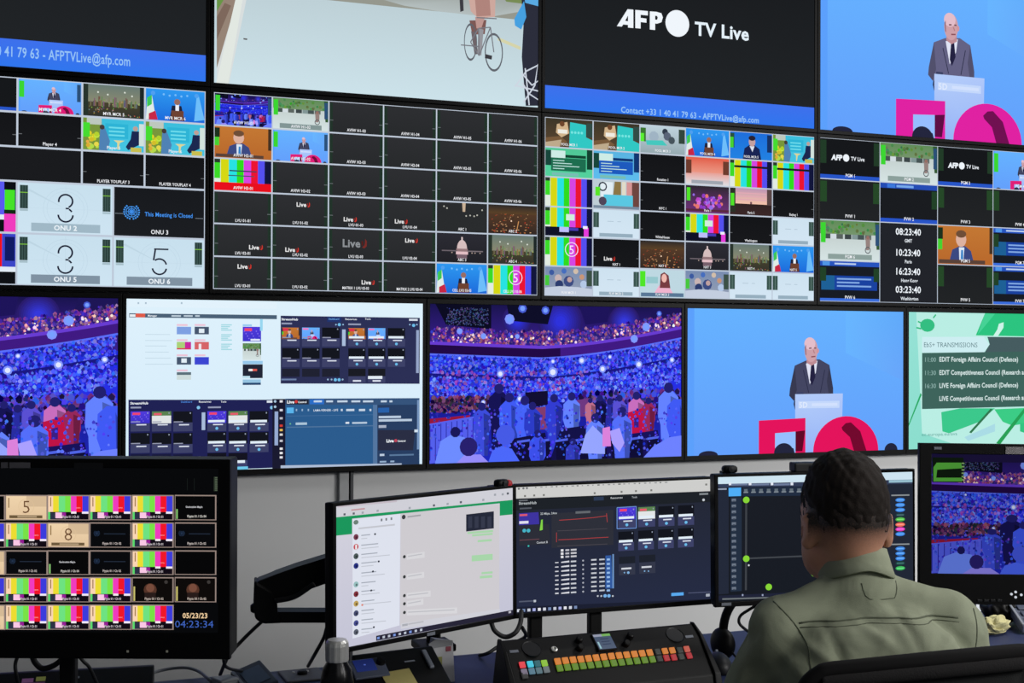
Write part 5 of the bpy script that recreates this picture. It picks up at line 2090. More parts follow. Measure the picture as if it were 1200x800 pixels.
obj('display_module', nbox(-.043, .043, -.03, .03, 0, .006, .002), mat('module_grey', (70, 76, 92), .5), ic, mtx=on_ic(312, 385))
lc = Can(-.0255, .019, .051, .038)
lc.rect(0, 0, 1, 1, (24, 34, 84), (30, 42, 96))
lc.rect(.45, .4, .55, .5, (70, 90, 170))
lc.make('blue_display', ic, on_ic(282, 372, .007) @ Matrix.Rotation(-1.5708, 4, 'X'))
obj('knob', lathe([(.011, 0), (.01, .012), (.0001, .013)], 20), M_BLACK, ic, mtx=on_ic(390, 350, .006))
obj('badge', nbox(-.013, .013, -.002, .002, 0, .001), M_GREY, ic, mtx=on_ic(600, 328))
obj('handset_rest', nbox(-.006, .006, -.03, .03, 0, .008, .003), M_GREY, ic, mtx=on_ic(725, 320))
nt_o = obj('sticky_note', nbox(-.037, .037, -.038, .038, 0, .0008), mat('note_yellow', (150, 140, 84), .8))
bpy.context.view_layer.update()
nt_o.matrix_world = ic.matrix_world @ on_ic(540, 478, .0015) @ Matrix.Rotation(.05, 4, 'Z')
tag(nt_o, 'square yellow sticky note on the black intercom panel', 'note')

# folded white carton behind the panel
cb = on_z(520, 806, DZ)
ct = at(516, 747, 3.14)
carton = empty('paper_carton', (at(518, 770, 3.16).x, at(518, 770, 3.16).y, DZ), iyaw)
tag(carton, 'tall white paper carton with red and yellow marks behind the intercom panel', 'carton')
hc = at(516, 746, 3.16).z - DZ
obj('carton_body', prism([(-.018, 0), (.03, 0), (.024, hc - .012), (-.026, hc), (-.03, hc - .02)], Vector((1, 0, 0)), Vector((0, 0, 1)), Vector((0, 1, 0)), Vector((0, 0, 0)), -.012, .012, bevel=.001), mat('carton_white', (186, 186, 190), .7), carton)
obj('flap', prism([(-.044, hc - .01), (-.026, hc), (.022, hc - .008), (.02, hc - .02), (-.04, hc - .022)], Vector((1, 0, 0)), Vector((0, 0, 1)), Vector((0, 1, 0)), Vector((0, 0, 0)), -.016, -.0125), mat('carton_grey', (140, 142, 146), .7), carton)
obj('red_mark', nbox(.004, .018, -.0135, -.0125, hc - .034, hc - .022), mat('mark_red', (150, 70, 84), .7), carton)
obj('yellow_mark', nbox(-.018, -.006, -.0135, -.0125, hc - .075, hc - .045), mat('mark_yellow', (150, 150, 84), .7), carton)

# ------------------------------------------------------------------ bottle
bt = at(395, 760, 2.62)
hB = at(395, 749, 2.62).z - DZ
bottle = empty('drinking_bottle', (bt.x, bt.y, DZ))
tag(bottle, 'black drinking bottle with a ribbed steel cap, below the white message screen', 'bottle')
rc = .0235
obj('body', lathe([(.03, 0), (.034, .004), (.034, hB - .085), (.03, hB - .06), (.021, hB - .045), (.021, hB - .04)], 36), mat('bottle_black', (20, 20, 22), .25, .6), bottle, smooth=True)
bm = bmesh.new()
n = 72
prof = [(rc * .98, hB - .043), (rc, hB - .04), (rc, hB - .012), (rc * .96, hB - .005), (rc * .82, hB), (.002, hB + .0005)]
rings = []
for r, z in prof:
    rings.append([bm.verts.new((math.cos(2 * math.pi * i / n) * r * (1 + (.025 if i % 6 < 3 else 0) * (r > rc * .9)), math.sin(2 * math.pi * i / n) * r * (1 + (.025 if i % 6 < 3 else 0) * (r > rc * .9)), z)) for i in range(n)])
for a, b in zip(rings, rings[1:]):
    for i in range(n):
        bm.faces.new((a[i], a[(i + 1) % n], b[(i + 1) % n], b[i]))
bm.faces.new(rings[-1])
bm.faces.new(rings[0][::-1])
obj('cap', bm, M_STEEL, bottle, smooth=False)['label'] = 'ribbed steel cap'

# ------------------------------------------------------------------ small things on the desk


def slab(name, label_, cat, px_pts, z0, th, material, lift=0.0):
    """a thin flat thing whose outline is laid on the desk"""
    pts = [on_z(x, y, DZ + z0) for x, y in px_pts]
    cx = sum((p for p in pts), Vector()) / len(pts)
    root = empty(name, (cx.x, cx.y, DZ))
    tag(root, label_, cat)
    q = [((p - cx).x, (p - cx).y) for p in pts]
    return root, q


# left control box in front of the thick monitor
B0, B1 = at(-60, 791, 2.915), at(181, 778, 3.02)
cbx = empty('control_box', ((B0.x + B1.x) / 2, (B0.y + B1.y) / 2, DZ), math.atan2(B1.y - B0.y, B1.x - B0.x))
tag(cbx, 'flat black control box with coloured stickers, below the colour bar monitor', 'control box')
Lb = (B1 - B0).length
hx = (B0.z + B1.z) / 2 - DZ
tl = math.asin(max(-.3, min(.3, (B1.z - B0.z) / Lb)))
obj('case', prism([(0, 0), (0, hx), (-.02, hx + .002), (-.13, .02), (-.132, 0)], Vector((0, 1, 0)), Vector((0, 0, 1)), Vector((1, 0, 0)), Vector((0, 0, 0)), -Lb / 2, Lb / 2, bevel=.003), M_BLACK, cbx)
for x0, x1, z0, col, nm in ((27, 40, 795.5, (170, 110, 170), 'pink_sticker'), (43, 54, 794.5, (170, 180, 90), 'lime_sticker'), (27, 54, 799.5, (110, 60, 110), 'purple_sticker')):
    a, b = (x0 - 60.5) / 241 * Lb, (x1 - 60.5) / 241 * Lb
    f = (z0 - 787) / 18
    y = -.02 - .11 * min(1, f * .5)
    z = hx + .002 - (hx - .018) * min(1, f * .5)
    sl = math.atan2(hx - .018, .11)
    obj(nm, nbox(a, b, -.007, .007, 0, .001), mat(nm, col, .6), cbx, mtx=Matrix.Translation((0, y, z)) @ Matrix.Rotation(sl, 4, 'X'))
obj('badge', nbox(-.01, .01, -.003, .003, 0, .001), M_GREY, cbx, mtx=Matrix.Translation(((88 - 60.5) / 241 * Lb, -.045, hx - .01)) @ Matrix.Rotation(math.atan2(hx - .018, .11), 4, 'X'))


def device(name, label_, cat, corners, depth, parts):
    """a leaning slab: four photo corners (top-left, top-right, bottom-right, bottom-left) seen at a depth"""
    pass


# leaning telephone unit and small pale box, lower left
ph = empty('desk_telephone', on_z(300, 802, DZ) + Vector((0, 0, .006)), -.5)
tag(ph, 'slate grey desk telephone tilted on its foot, lower left of the desk', 'telephone')
phm = Matrix.Translation((0, -.01, .004)) @ Matrix.Rotation(.42, 4, 'X') @ Matrix.Rotation(.75, 4, 'Z')
obj('case', nbox(-.04, .04, -.055, .05, 0, .018, .004), mat('slate_plastic', (50, 56, 72), .45), ph, mtx=phm)
obj('screen', nbox(-.024, .028, -.036, .03, .0182, .0195), mat('slate_glass', (66, 80, 102), .3), ph, mtx=phm)
obj('rim', nbox(-.04, -.032, -.05, .045, .0182, .022, .001), mat('slate_rim', (120, 126, 138), .5), ph, mtx=phm)
obj('foot', nbox(-.03, .03, -.02, .03, 0, .02, .004), M_DARK, ph)
sb = empty('card_box', on_z(264, 806, DZ), -.4)
tag(sb, 'small pale grey box beside the slate telephone', 'box')
bmx = Matrix.Translation((0, 0, .004)) @ Matrix.Rotation(.75, 4, 'Z')
obj('box_body', nbox(-.024, .024, -.024, .024, 0, .022, .003), mat('pale_grey', (148, 152, 156), .6), sb, mtx=bmx)
obj('lid_seam', nbox(-.0244, .0244, -.0244, .0244, .016, .0166), M_GREY, sb, mtx=bmx)

# grey tray with a dark fitting between telephone and bottle
tr = empty('cable_tray', on_z(356, 792, DZ), 0.02)
tag(tr, 'flat grey tray with a dark socket, between telephone and bottle', 'tray')
obj('plate', nbox(-.055, .05, -.06, .055, 0, .006, .003), mat('tray_grey', (84, 84, 88), .6), tr)
obj('socket', lathe([(.013, 0), (.013, .006), (.009, .009), (.0001, .009)], 18, -.004, .0, .006), M_BLACK, tr)
for sgn in (-1, 1):
    obj('screw', lathe([(.004, 0), (.003, .003), (.0001, .003)], 10, -.004 + sgn * .018, .02, .006), M_STEEL, tr)

# mouse beside the switcher
ms = empty('computer_mouse', on_z(842, 786, DZ), -.3)
tag(ms, 'dark mouse right beside the switcher panel', 'mouse')


def blob(rx, ry, rz, cz=0.0, flat=0.0):
    bm = bmesh.new()
    bmesh.ops.create_uvsphere(bm, u_segments=24, v_segments=14, radius=1)
    for v in bm.verts:
        v.co.x *= rx * (1 - .15 * v.co.y)
        v.co.y *= ry
        v.co.z = max(v.co.z, flat - 1) * rz + cz
    return bm


obj('shell', blob(.031, .055, .034, .014, .6), M_DARK, ms, smooth=True)
obj('wheel', lathe([(.0001, 0), (.008, 0), (.008, .006), (.0001, .006)], 14), M_GREY, ms, mtx=Matrix.Translation((.003, .022, .042)) @ Matrix.Rotation(-1.5708, 4, 'Y'))

# black headset between arm and desk
hs = empty('headset', on_z(872, 772, DZ), .2)
tag(hs, 'black headset on the desk left of the person\'s arm', 'headset')
band = [(.0 + .03 + .085 * math.cos(a) * .9, .03, .075 + .085 * math.sin(a)) for a in [math.pi * (1.12 - .0 - k / 10 * 1.24) for k in range(11)]]
obj('headband', tube(band, .012, 10), M_BLACK, hs, smooth=True)
for sx in (-.05, .11):
    obj('ear_cup', blob(.024, .042, .042, .042), M_BLACK, hs, mtx=Matrix.Translation((sx, .03, 0)), smooth=True)
obj('microphone_boom', tube([(-.05, 0, .03), (-.06, -.05, .015), (-.03, -.09, .008)], .003, 8), M_BLACK, hs, smooth=True)

# things under the right monitor
wb = empty('paper_card', on_z(1155, 716, DZ), -.3)
tag(wb, 'small white folded card under the right monitor', 'card')
dW = (on_z(1155, 716, DZ) - Vector(CAM)).length
obj('card_leaf', prism([(-.03, 0), (.034, 0), (.026, .03), (-.026, .034)], Vector((1, 0, 0)), Vector((0, .35, .94)), Vector((0, .94, -.35)), Vector((0, 0, 0)), 0, .002), mat('card_white', (214, 220, 226), .7), wb)
obj('card_leaf', prism([(-.03, 0), (.034, 0), (.026, .03), (-.026, .034)], Vector((1, 0, 0)), Vector((0, -.35, .94)), Vector((0, .94, .35)), Vector((0, .024, 0)), 0, .002), mat('card_white', (214, 220, 226), .7), wb)
sack = empty('equipment_pouch', on_z(1172, 730, DZ), .1)
tag(sack, 'crumpled black pouch under the right monitor', 'pouch')


def crumple(rx, ry, rz, amp, seed, n=3):
    bm = bmesh.new()
    bmesh.ops.create_icosphere(bm, subdivisions=4, radius=1)
    R = random.Random(seed)
    dirs = [(Vector((R.uniform(-1, 1), R.uniform(-1, 1), R.uniform(-1, 1))).normalized(), R.uniform(3, 7), R.uniform(0, 6)) for _ in range(7)]
    for v in bm.verts:
        d = sum(abs(math.sin(v.co.dot(w) * f + p)) for w, f, p in dirs) / 7 - .5
        s = 1 + amp * d
        v.co = Vector((v.co.x * rx * s, v.co.y * ry * s, max(0, v.co.z * .5 + .45) * 1.1 * rz * s))
    return bm


obj('pouch_body', crumple(.045, .05, .07, .6, 3), M_BLACK, sack, smooth=True)
obj('strap', tube([(-.04, -.03, .03), (0, -.055, .05), (.04, -.03, .02), (.06, 0, .004)], .005, 8), M_BLACK, sack, smooth=True)
pp = empty('crumpled_paper', on_z(1163, 742, DZ), .3)
tag(pp, 'crumpled yellowish paper in front of the black pouch', 'paper')
obj('paper_ball', crumple(.05, .035, .04, .9, 8), mat('paper_cream', (186, 180, 132), .8), pp, smooth=False)
gd = empty('grey_keypad', on_z(1206, 736, DZ) + Vector((0, 0, .02)), -.45)
tag(gd, 'blue grey keypad at the right edge, under the right monitor', 'keypad')
gm = Matrix.Rotation(.25, 4, 'X')
obj('case', nbox(-.05, .1, -.09, .09, .006, .03, .004), mat('keypad_grey', (96, 102, 120), .5), gd, mtx=gm)
obj('edge_rail', nbox(-.05, -.042, -.09, .09, .0305, .036, .002), mat('keypad_pale', (140, 144, 152), .5), gd, mtx=gm)
for i in range(3):
    for j in range(4):
        obj('key', nbox(-.03 + i * .04, -.002 + i * .04, -.07 + j * .04, -.042 + j * .04, .0305, .036, .002), mat('keypad_key', (70, 76, 94), .5), gd, mtx=gm)

# ------------------------------------------------------------------ cables


def cable(label_, pts, r=.004, material=None):
    o = obj('cable', tube(pts, r, 8), material or M_RUBBER, smooth=True)
    tag(o, label_, 'cable')
    return o


cable('black cable falling from the elbow of the monitor arm', [at(308, 727, 2.98), at(296, 738, 2.99), at(282, 752, 3.0), at(268, 768, 3.0), on_z(258, 792, DZ) + Vector((0, 0, .004))], .0045)
cable('black cable hanging straight beside the white message screen', [at(383, 735, 3.02), at(379, 748, 3.03), at(368, 768, 3.05), on_z(361, 782, DZ) + Vector((0, 0, .004))], .0045)
cable('black cable looped below the corner of two monitors', [at(575, 727, 3.1), at(580, 739, 3.1), at(592, 746, 3.1), at(604, 741, 3.1), at(610, 729, 3.12), at(611, 715, 3.14)], .006)
cable('black cable arching behind the left end of the switcher', [at(612, 735, 3.3), at(616, 745, 3.36), at(604, 752, 3.4), at(585, 757, 3.4), at(572, 765, 3.38), on_z(562, 770, DZ) + Vector((0, 0, .005))], .005)
cable('black cable curling down from the routing grid monitor', [at(888, 708, 3.3), at(878, 714, 3.3), at(868, 721, 3.3), at(866, 729, 3.3), at(872, 736, 3.32), on_z(884, 746, DZ) + Vector((0, 0, .004))], .004)
cable('grey cable looping over the desk at the lower left', [on_z(168, 797, DZ) + Vector((0, 0, .01)), at(190, 785, 3.2), at(215, 782, 3.2), at(232, 786, 3.18), at(244, 795, 3.1), on_z(250, 803, DZ) + Vector((0, 0, .004))], .004, mat('cable_grey', (120, 124, 130), .5))
cable('black cable below the colour bar monitor, leftmost', [at(21, 768, 2.8), at(18, 778, 2.8), at(19, 790, 2.8), at(24, 815, 2.85)], .004)
cable('black cable drooping into the stand of the colour bar monitor', [at(38, 769, 2.62), at(42, 777, 2.62), at(50, 783, 2.62), at(62, 780, 2.62), at(72, 773, 2.62), at(80, 767, 2.62)], .006)
cable('thin black cable slanting below the colour bar monitor', [at(92, 768, 2.85), at(98, 775, 2.85), at(106, 784, 2.86), at(120, 815, 2.9)], .004)
cable('black cable behind the telephone, by the edge of the colour bar monitor', [at(262, 772, 2.9), at(264, 780, 2.95), at(272, 784, 3.05), at(286, 786, 3.15), on_z(291, 785, DZ) + Vector((0, 0, .004))], .004)

# ------------------------------------------------------------------ seated person
class Field:
    """signed distance volume with smooth joins, turned into one closed surface"""

    def __init__(s, lo, hi, h):
        s.lo, s.h = np.array(lo, float), h
        s.n = [int(math.ceil((b - a) / h)) + 1 for a, b in zip(lo, hi)]
        s.D = np.full(s.n, 1.0, np.float32)

    def block(s, lo, hi):
        a = [max(0, int((lo[i] - s.lo[i]) / s.h)) for i in range(3)]
        b = [min(s.n[i], int((hi[i] - s.lo[i]) / s.h) + 2) for i in range(3)]
        sl = tuple(slice(x, max(x, y)) for x, y in zip(a, b))
        g = np.meshgrid(*[s.lo[i] + s.h * np.arange(a[i], max(a[i], b[i])) for i in range(3)], indexing='ij')
        return sl, np.stack(g, -1)

    def add(s, sl, d, k):
        o = s.D[sl]
        d = d.astype(np.float32)
        if k > 0:
            q = np.maximum(k - np.abs(o - d), 0) / k
            s.D[sl] = np.minimum(o, d) - q * q * k / 4
        else:
            s.D[sl] = np.minimum(o, d)

    def cut(s, sl, d, k=.004):
        o = s.D[sl]
        d = -d.astype(np.float32)
        q = np.maximum(k - np.abs(o - d), 0) / k
        s.D[sl] = np.maximum(o, d) + q * q * k / 4

    def cap(s, a, b, ra, rb, k=.02, cut=False):
        a, b = np.array(a, float), np.array(b, float)
        m = max(ra, rb) + max(k, .02) + .03
        sl, P = s.block(np.minimum(a, b) - m, np.maximum(a, b) + m)
        ab = b - a
        t = np.clip(((P - a) @ ab) / (ab @ ab), 0, 1)
        d = np.linalg.norm(P - (a + t[..., None] * ab), axis=-1) - (ra + (rb - ra) * t)
        (s.cut(sl, d, k) if cut else s.add(sl, d, k))

    def ell(s, c, r, k=.02, M=None, cut=False):
        c, r = np.array(c, float), np.array(r, float)
        m = max(r) + max(k, .02) + .03
        sl, P = s.block(c - m, c + m)
        q = P - c
        if M is not None:
            q = q @ np.array(M)
        k0 = np.linalg.norm(q / r, axis=-1)
        k1 = np.linalg.norm(q / (r * r), axis=-1) + 1e-9
        d = k0 * (k0 - 1) / k1
        (s.cut(sl, d, k) if cut else s.add(sl, d, k))

    def mesh(s):
        D = s.D
        ins = D < 0
        nx, ny, nz = D.shape
        cnt = np.zeros((nx - 1, ny - 1, nz - 1, 3))
        num = np.zeros((nx - 1, ny - 1, nz - 1))
        cs = [(i, j, k) for i in (0, 1) for j in (0, 1) for k in (0, 1)]
        V = lambda c: D[c[0]:nx - 1 + c[0], c[1]:ny - 1 + c[1], c[2]:nz - 1 + c[2]]
        for c in cs:
            for ax in range(3):
                if c[ax] == 0:
                    e = list(c)
                    e[ax] = 1
                    a, b = V(c), V(e)
                    x = (a < 0) != (b < 0)
                    t = np.where(x, a / np.where(x, a - b, 1), 0)
                    for i in range(3):
                        cnt[..., i] += np.where(x, c[i] + (t if i == ax else 0), 0)
                    num += x
        act = num > 0
        idx = np.full(act.shape, -1, np.int64)
        idx[act] = np.arange(act.sum())
        cell = np.stack(np.nonzero(act), -1)
        P = s.lo + s.h * (cell + cnt[act] / num[act][:, None])
        Q = []
        for ax in range(3):
            b, c = [(1, 2), (2, 0), (0, 1)][ax]
            sa = [slice(None)] * 3
            sb = [slice(None)] * 3
            sa[ax], sb[ax] = slice(0, -1), slice(1, None)
            x = ins[tuple(sa)] != ins[tuple(sb)]
            e = np.stack(np.nonzero(x), -1)
            e = e[(e[:, b] > 0) & (e[:, c] > 0) & (e[:, b] < D.shape[b] - 1) & (e[:, c] < D.shape[c] - 1)]
            f = ins[tuple(e.T)]
            q = []
            for db, dc in ((1, 1), (0, 1), (0, 0), (1, 0)):
                w = e.copy()
                w[:, b] -= db
                w[:, c] -= dc
                q.append(idx[tuple(w.T)])
            q = np.stack(q, -1)
            q[~f] = q[~f][:, ::-1]
            Q.append(q)
        return P, np.concatenate(Q)


def field_obj(name, F, material, parent=None, smooth_it=2, post=None):
    P, Q = F.mesh()
    n = len(P)
    e = np.concatenate([Q[:, [i, (i + 1) % 4]] for i in range(4)])
    for _ in range(smooth_it):
        acc = np.zeros_like(P)
        w = np.zeros(n)
        for a, b in ((0, 1), (1, 0)):
            np.add.at(acc, e[:, a], P[e[:, b]])
            np.add.at(w, e[:, a], 1)
        P = P * .5 + .5 * acc / w[:, None]
    if post:
        P = post(P, Q)
    me = bpy.data.meshes.new(name)
    me.from_pydata(P.tolist(), [], Q.tolist())
    return link(name, me, material, parent, smooth=True), P, Q


def rotz(a):
    c, s_ = math.cos(a), math.sin(a)
    return np.array([[c, -s_, 0], [s_, c, 0], [0, 0, 1]])


PX, PY, PYAW = .854, -2.515, math.radians(-20)   # the torso turns to the right of the wall normal
HEADC = np.array([-.032, .035, 0])
HM = rotz(math.radians(8))                      # the head turns a little to the left


def hp(x, y, z):
    return HEADC + HM @ np.array([x, y, 0]) + np.array([0, 0, z])


def head_shape(F, grow=0.0, face=True):
    g = grow
    F.ell(hp(0, -.012, 1.314), (.0715 + g, .098 + g, .097 + g), .02, HM)
    F.ell(hp(0, .0, 1.285), (.071 + g, .088 + g, .09 + g), .02, HM)
    F.ell(hp(0, -.05, 1.285), (.060 + g, .05 + g, .080 + g), .02, HM)
    if face:
        F.ell(hp(0, .03, 1.235), (.061 + g, .062 + g, .07 + g), .02, HM)
        F.ell(hp(0, .062, 1.196), (.036 + g, .036 + g, .03 + g), .035, HM)
        F.cap(hp(-.040, .012, 1.218), hp(-.012, .07, 1.19), .024 + g, .02 + g, .03)
        F.cap(hp(.040, .012, 1.218), hp(.012, .07, 1.19), .024 + g, .02 + g, .03)


def arm_pts3(sg):
    return (np.array((sg * .156, -.005, 1.082 if sg < 0 else 1.092)), np.array((-.225, .075, .87)) if sg < 0 else np.array((.215, .07, .872)), np.array((sg * .13, .335, .829)))


def hand(F, wrist, d, sg):
    """palm and five separate, slightly bent fingers resting on the desk"""
    d = np.array(d, float) / np.linalg.norm(d)
    s_ = np.cross(d, (0, 0, 1.0)) * -sg      # towards the thumb
    up = np.array((0, 0, 1.0))
    k0 = wrist + d * .02
    for t in (-.026, -.009, .009, .026):
        F.cap(k0 + s_ * t * .8, wrist + d * .085 + s_ * t + up * .004, .014, .012, .012)
    L = {.03: .058, .01: .075, -.01: .07, -.029: .054}
    for t, ln in L.items():
        a = wrist + d * .088 + s_ * t + up * .004
        b = a + d * ln * .48 + s_ * t * .12 + up * .004
        c = b + d * ln * .34 - up * .008
        e = c + d * ln * .24 - up * .011
        F.cap(a, b, .0095, .0088, .003)
        F.cap(b, c, .0088, .008, .003)
        F.cap(c, e, .008, .007, .003)
    a = wrist + d * .03 + s_ * .026
    b = a + d * .034 + s_ * .026 - up * .004
    c = b + d * .03 + s_ * .006 - up * .006
    F.cap(wrist + d * .015 + s_ * .01, a, .014, .014, .012)
    F.cap(a, b, .0125, .0105, .006)
    F.cap(b, c, .0105, .0085, .004)


def torso_shape(F, g=0.0):
    F.ell((0, -.07, .60), (.155 + g, .115 + g, .12 + g), .05)
    F.ell((0, -.06, .75), (.142 + g, .10 + g, .16 + g), .06)
    F.ell((0, -.045, .94), (.158 + g, .108 + g, .17 + g), .06)
    F.ell((0, -.03, 1.03), (.158 + g, .096 + g, .10 + g), .045)
    for sg in (-1, 1):
        F.cap((sg * .03 - .012, -.006, 1.152), (sg * .145, -.008, 1.098 if sg < 0 else 1.108), .036 + g, .043 + g, .03)
        F.ell((sg * .07, -.085, 1.0), (.075 + g, .045 + g, .1 + g), .05)


body = None
FB = Field((-.34, -.32, 0), (.34, .72, 1.44), .0066)
torso_shape(FB, -.026)
FB.cap((-.014, .004, 1.08), (-.018, .010, 1.17), .046, .050, .01)
FB.cap((-.018, .010, 1.17), (-.030, .022, 1.25), .048, .050, .02)
head_shape(FB)
# face
FB.cap(hp(0, .088, 1.275), hp(0, .108, 1.24), .009, .013, .012)
FB.cap(hp(-.012, .097, 1.236), hp(.012, .097, 1.236), .009, .009, .008)
FB.cap(hp(-.032, .078, 1.293), hp(.032, .078, 1.293), .014, .014, .02)
for sg in (-1, 1):
    FB.ell(hp(sg * .03, .094, 1.272), (.017, .014, .011), .012, HM, cut=True)
    FB.ell(hp(sg * .03, .078, 1.272), (.0145, .0125, .0135), .004, HM)
    FB.ell(hp(sg * .03, .095, 1.271), (.012, .012, .0042), .003, HM, cut=True)
FB.cap(hp(-.02, .087, 1.213), hp(.02, .087, 1.213), .009, .009, .008)
FB.ell(hp(0, .1, 1.2125), (.022, .012, .0022), .003, HM, cut=True)
# ears
for sg in (-1, 1):
    E_ = HM @ rotz(-sg * .6)
    FB.ell(hp(sg * .080, -.030, 1.268), (.009, .023, .034), .006, E_)
    FB.ell(hp(sg * .077, -.024, 1.243), (.008, .012, .014), .008, E_)
    FB.ell(hp(sg * .0895, -.02, 1.270), (.005, .011, .018), .006, E_, cut=True)
    sh_, el, wr = arm_pts3(sg)
    FB.cap(sh_, el, .044, .038, .03)
    FB.cap(el, wr, .04, .027, .02)
    hand(FB, wr, np.array((-sg * .22, 1, -.03)), sg)
    hip, kn, an_ = (sg * .09, -.05, .56), (sg * .13, .36, .555), (sg * .13, .33, .1)
    FB.cap(hip, kn, .082, .058, .05)
    FB.cap(kn, an_, .056, .037, .03)
    FB.cap((sg * .13, .32, .05), (sg * .14, .45, .03), .038, .028, .03)


def skin_mat():
    mt = bpy.data.materials.new('skin_and_stubble')
    mt.use_nodes = True
    nt = mt.node_tree
    b = nt.nodes['Principled BSDF']
    b.inputs['Roughness'].default_value = .55
    b.inputs['Subsurface Weight'].default_value = .08
    b.inputs['Subsurface Radius'].default_value = (.01, .004, .002)
    at_ = nt.nodes.new('ShaderNodeAttribute')
    at_.attribute_name = 'Stubble'
    tc = nt.nodes.new('ShaderNodeTexCoord')
    nz = nt.nodes.new('ShaderNodeTexNoise')
    nz.inputs['Scale'].default_value = 420
    nt.links.new(tc.outputs['Object'], nz.inputs['Vector'])
    ad = nt.nodes.new('ShaderNodeMath')
    ad.operation = 'MULTIPLY_ADD'
    nt.links.new(nz.outputs['Fac'], ad.inputs[0])
    ad.inputs[1].default_value = .5
    ad.inputs[2].default_value = -.25
    a2 = nt.nodes.new('ShaderNodeMath')
    a2.operation = 'ADD'
    a2.use_clamp = True
    nt.links.new(at_.outputs['Fac'], a2.inputs[0])
    nt.links.new(ad.outputs[0], a2.inputs[1])
    a3 = nt.nodes.new('ShaderNodeMath')
    a3.operation = 'MULTIPLY'
    nt.links.new(a2.outputs[0], a3.inputs[0])
    nt.links.new(at_.outputs['Fac'], a3.inputs[1])
    mx = nt.nodes.new('ShaderNodeMix')
    mx.data_type = 'RGBA'
    mx.inputs['A'].default_value = lin((218, 158, 130))
    mx.inputs['B'].default_value = lin((38, 32, 29))
    nt.links.new(a3.outputs[0], mx.inputs['Factor'])
    nt.links.new(mx.outputs['Result'], b.inputs['Base Color'])
    return mt


body, BP, BQ = field_obj('person', FB, skin_mat(), None, 2)
body.location = (PX, PY, 0)
body.rotation_euler = (0, 0, PYAW)
tag(body, 'person with short dark hair in an olive green shirt, seen from behind', 'person')
# short cropped hair fading into the neck: where it grows on the head
loc = (BP - HEADC) @ HM
zz, yy = loc[:, 2], loc[:, 1]
line_ = np.where(yy < -.03, 1.222 + .0 * yy, 1.245 + (yy + .03) * .95)
st = np.clip((zz - line_) / .06, 0, 1) ** .8 * np.clip((.075 - yy + (zz - 1.30) * .2) / .02, 0, 1) * (zz > 1.19)
st *= (np.abs(loc[:, 0]) < .0835 + 0 * st)
beard = np.clip((1.245 - zz) / .02, 0, 1) * np.clip((yy - .0) / .02, 0, 1) * (zz > 1.15) * .45
fa = body.data.attributes.new('Stubble', 'FLOAT', 'POINT')
fa.data.foreach_set('value', np.clip(np.maximum(st, beard), 0, 1).astype(np.float32))
for sg in (-1, 1):
    for r_, y_, col, nm in ((.0112, .0775, (206, 200, 194), 'eyeball'), (.0052, .0842, (40, 30, 24), 'iris')):
        bm = bmesh.new()
        bmesh.ops.create_uvsphere(bm, u_segments=16, v_segments=10, radius=r_)
        obj(nm, bm, mat(nm, col, .3), body, loc=Vector(hp(sg * .03, y_, 1.272)), smooth=True)

bvb = BVHTree.FromPolygons([Vector(p) for p in BP], [tuple(q) for q in BQ])
FWD = Vector(HM @ np.array((0, 1, 0)))


def on_face(x, z):
    o = Vector(hp(x, .3, z))
    h = bvb.ray_cast(o, -FWD)
    return h[0] if h[0] else Vector(hp(x, .1, z))


for sg in (-1, 1):
    obj('eyebrow', tube([on_face(sg * x, z) for x, z in ((.014, 1.290), (.026, 1.294), (.038, 1.2935), (.047, 1.289))], lambda t: .0034 - .0016 * t, 8), mat('brow_hair', (44, 36, 32), .9), body, smooth=True)
for z0, bend, r_ in ((1.2145, .0015, .0034), (1.209, -.002, .0042)):
    obj('lip', tube([on_face(.022 * x, z0 + bend * (1 - x * x)) for x in (-1, -.6, -.2, .2, .6, 1)], lambda t: r_ * (1 - .8 * abs(2 * t - 1) ** 2), 8), mat('lip_skin', (150, 92, 84), .5), body, smooth=True)

# hair: a thin cap over the crown
FH = Field((-.16, -.12, 1.17), (.1, .2, 1.44), .0045)
head_shape(FH, .0, False)
sl, Pg = FH.block((-1, -1, 0), (1, 1, 2))
q = (Pg - HEADC) @ HM
lim = np.where(q[..., 1] < -.03, 1.275, 1.275 + (q[..., 1] + .03) * .3)
grow = np.clip((Pg[..., 2] - lim) / .08, -.6, 1) * .007 - .0018
FH.D[sl] = FH.D[sl] - grow.astype(np.float32)
FH.D[sl] = np.maximum(FH.D[sl], (lim - .012 - Pg[..., 2]).astype(np.float32) * .7)
fr = q[..., 1] - .074 - .3 * (Pg[..., 2] - 1.35) + .05 * np.abs(q[..., 0])
FH.D[sl] = np.maximum(FH.D[sl], fr.astype(np.float32))


def tousle(P, Q):
    R = np.random.RandomState(4)
    d = np.zeros(len(P))
    for f, a in ((90, .0003), (200, .0005), (420, .0006)):
        for _ in range(4):
            w = R.randn(3)
            w /= np.linalg.norm(w)
            d += a * np.sin(P @ w * f + R.rand() * 6)
    c = P - (HEADC + np.array((0, 0, 1.3)))
    return P + c / np.linalg.norm(c, axis=1)[:, None] * (d[:, None])


hair, _, _ = field_obj('hair', FH, mat('dark_hair', (34, 28, 25), .8, var=.5, scale=420, bump=.5, spec=.2), body, 1, tousle)
hair['label'] = 'short dark brown hair'

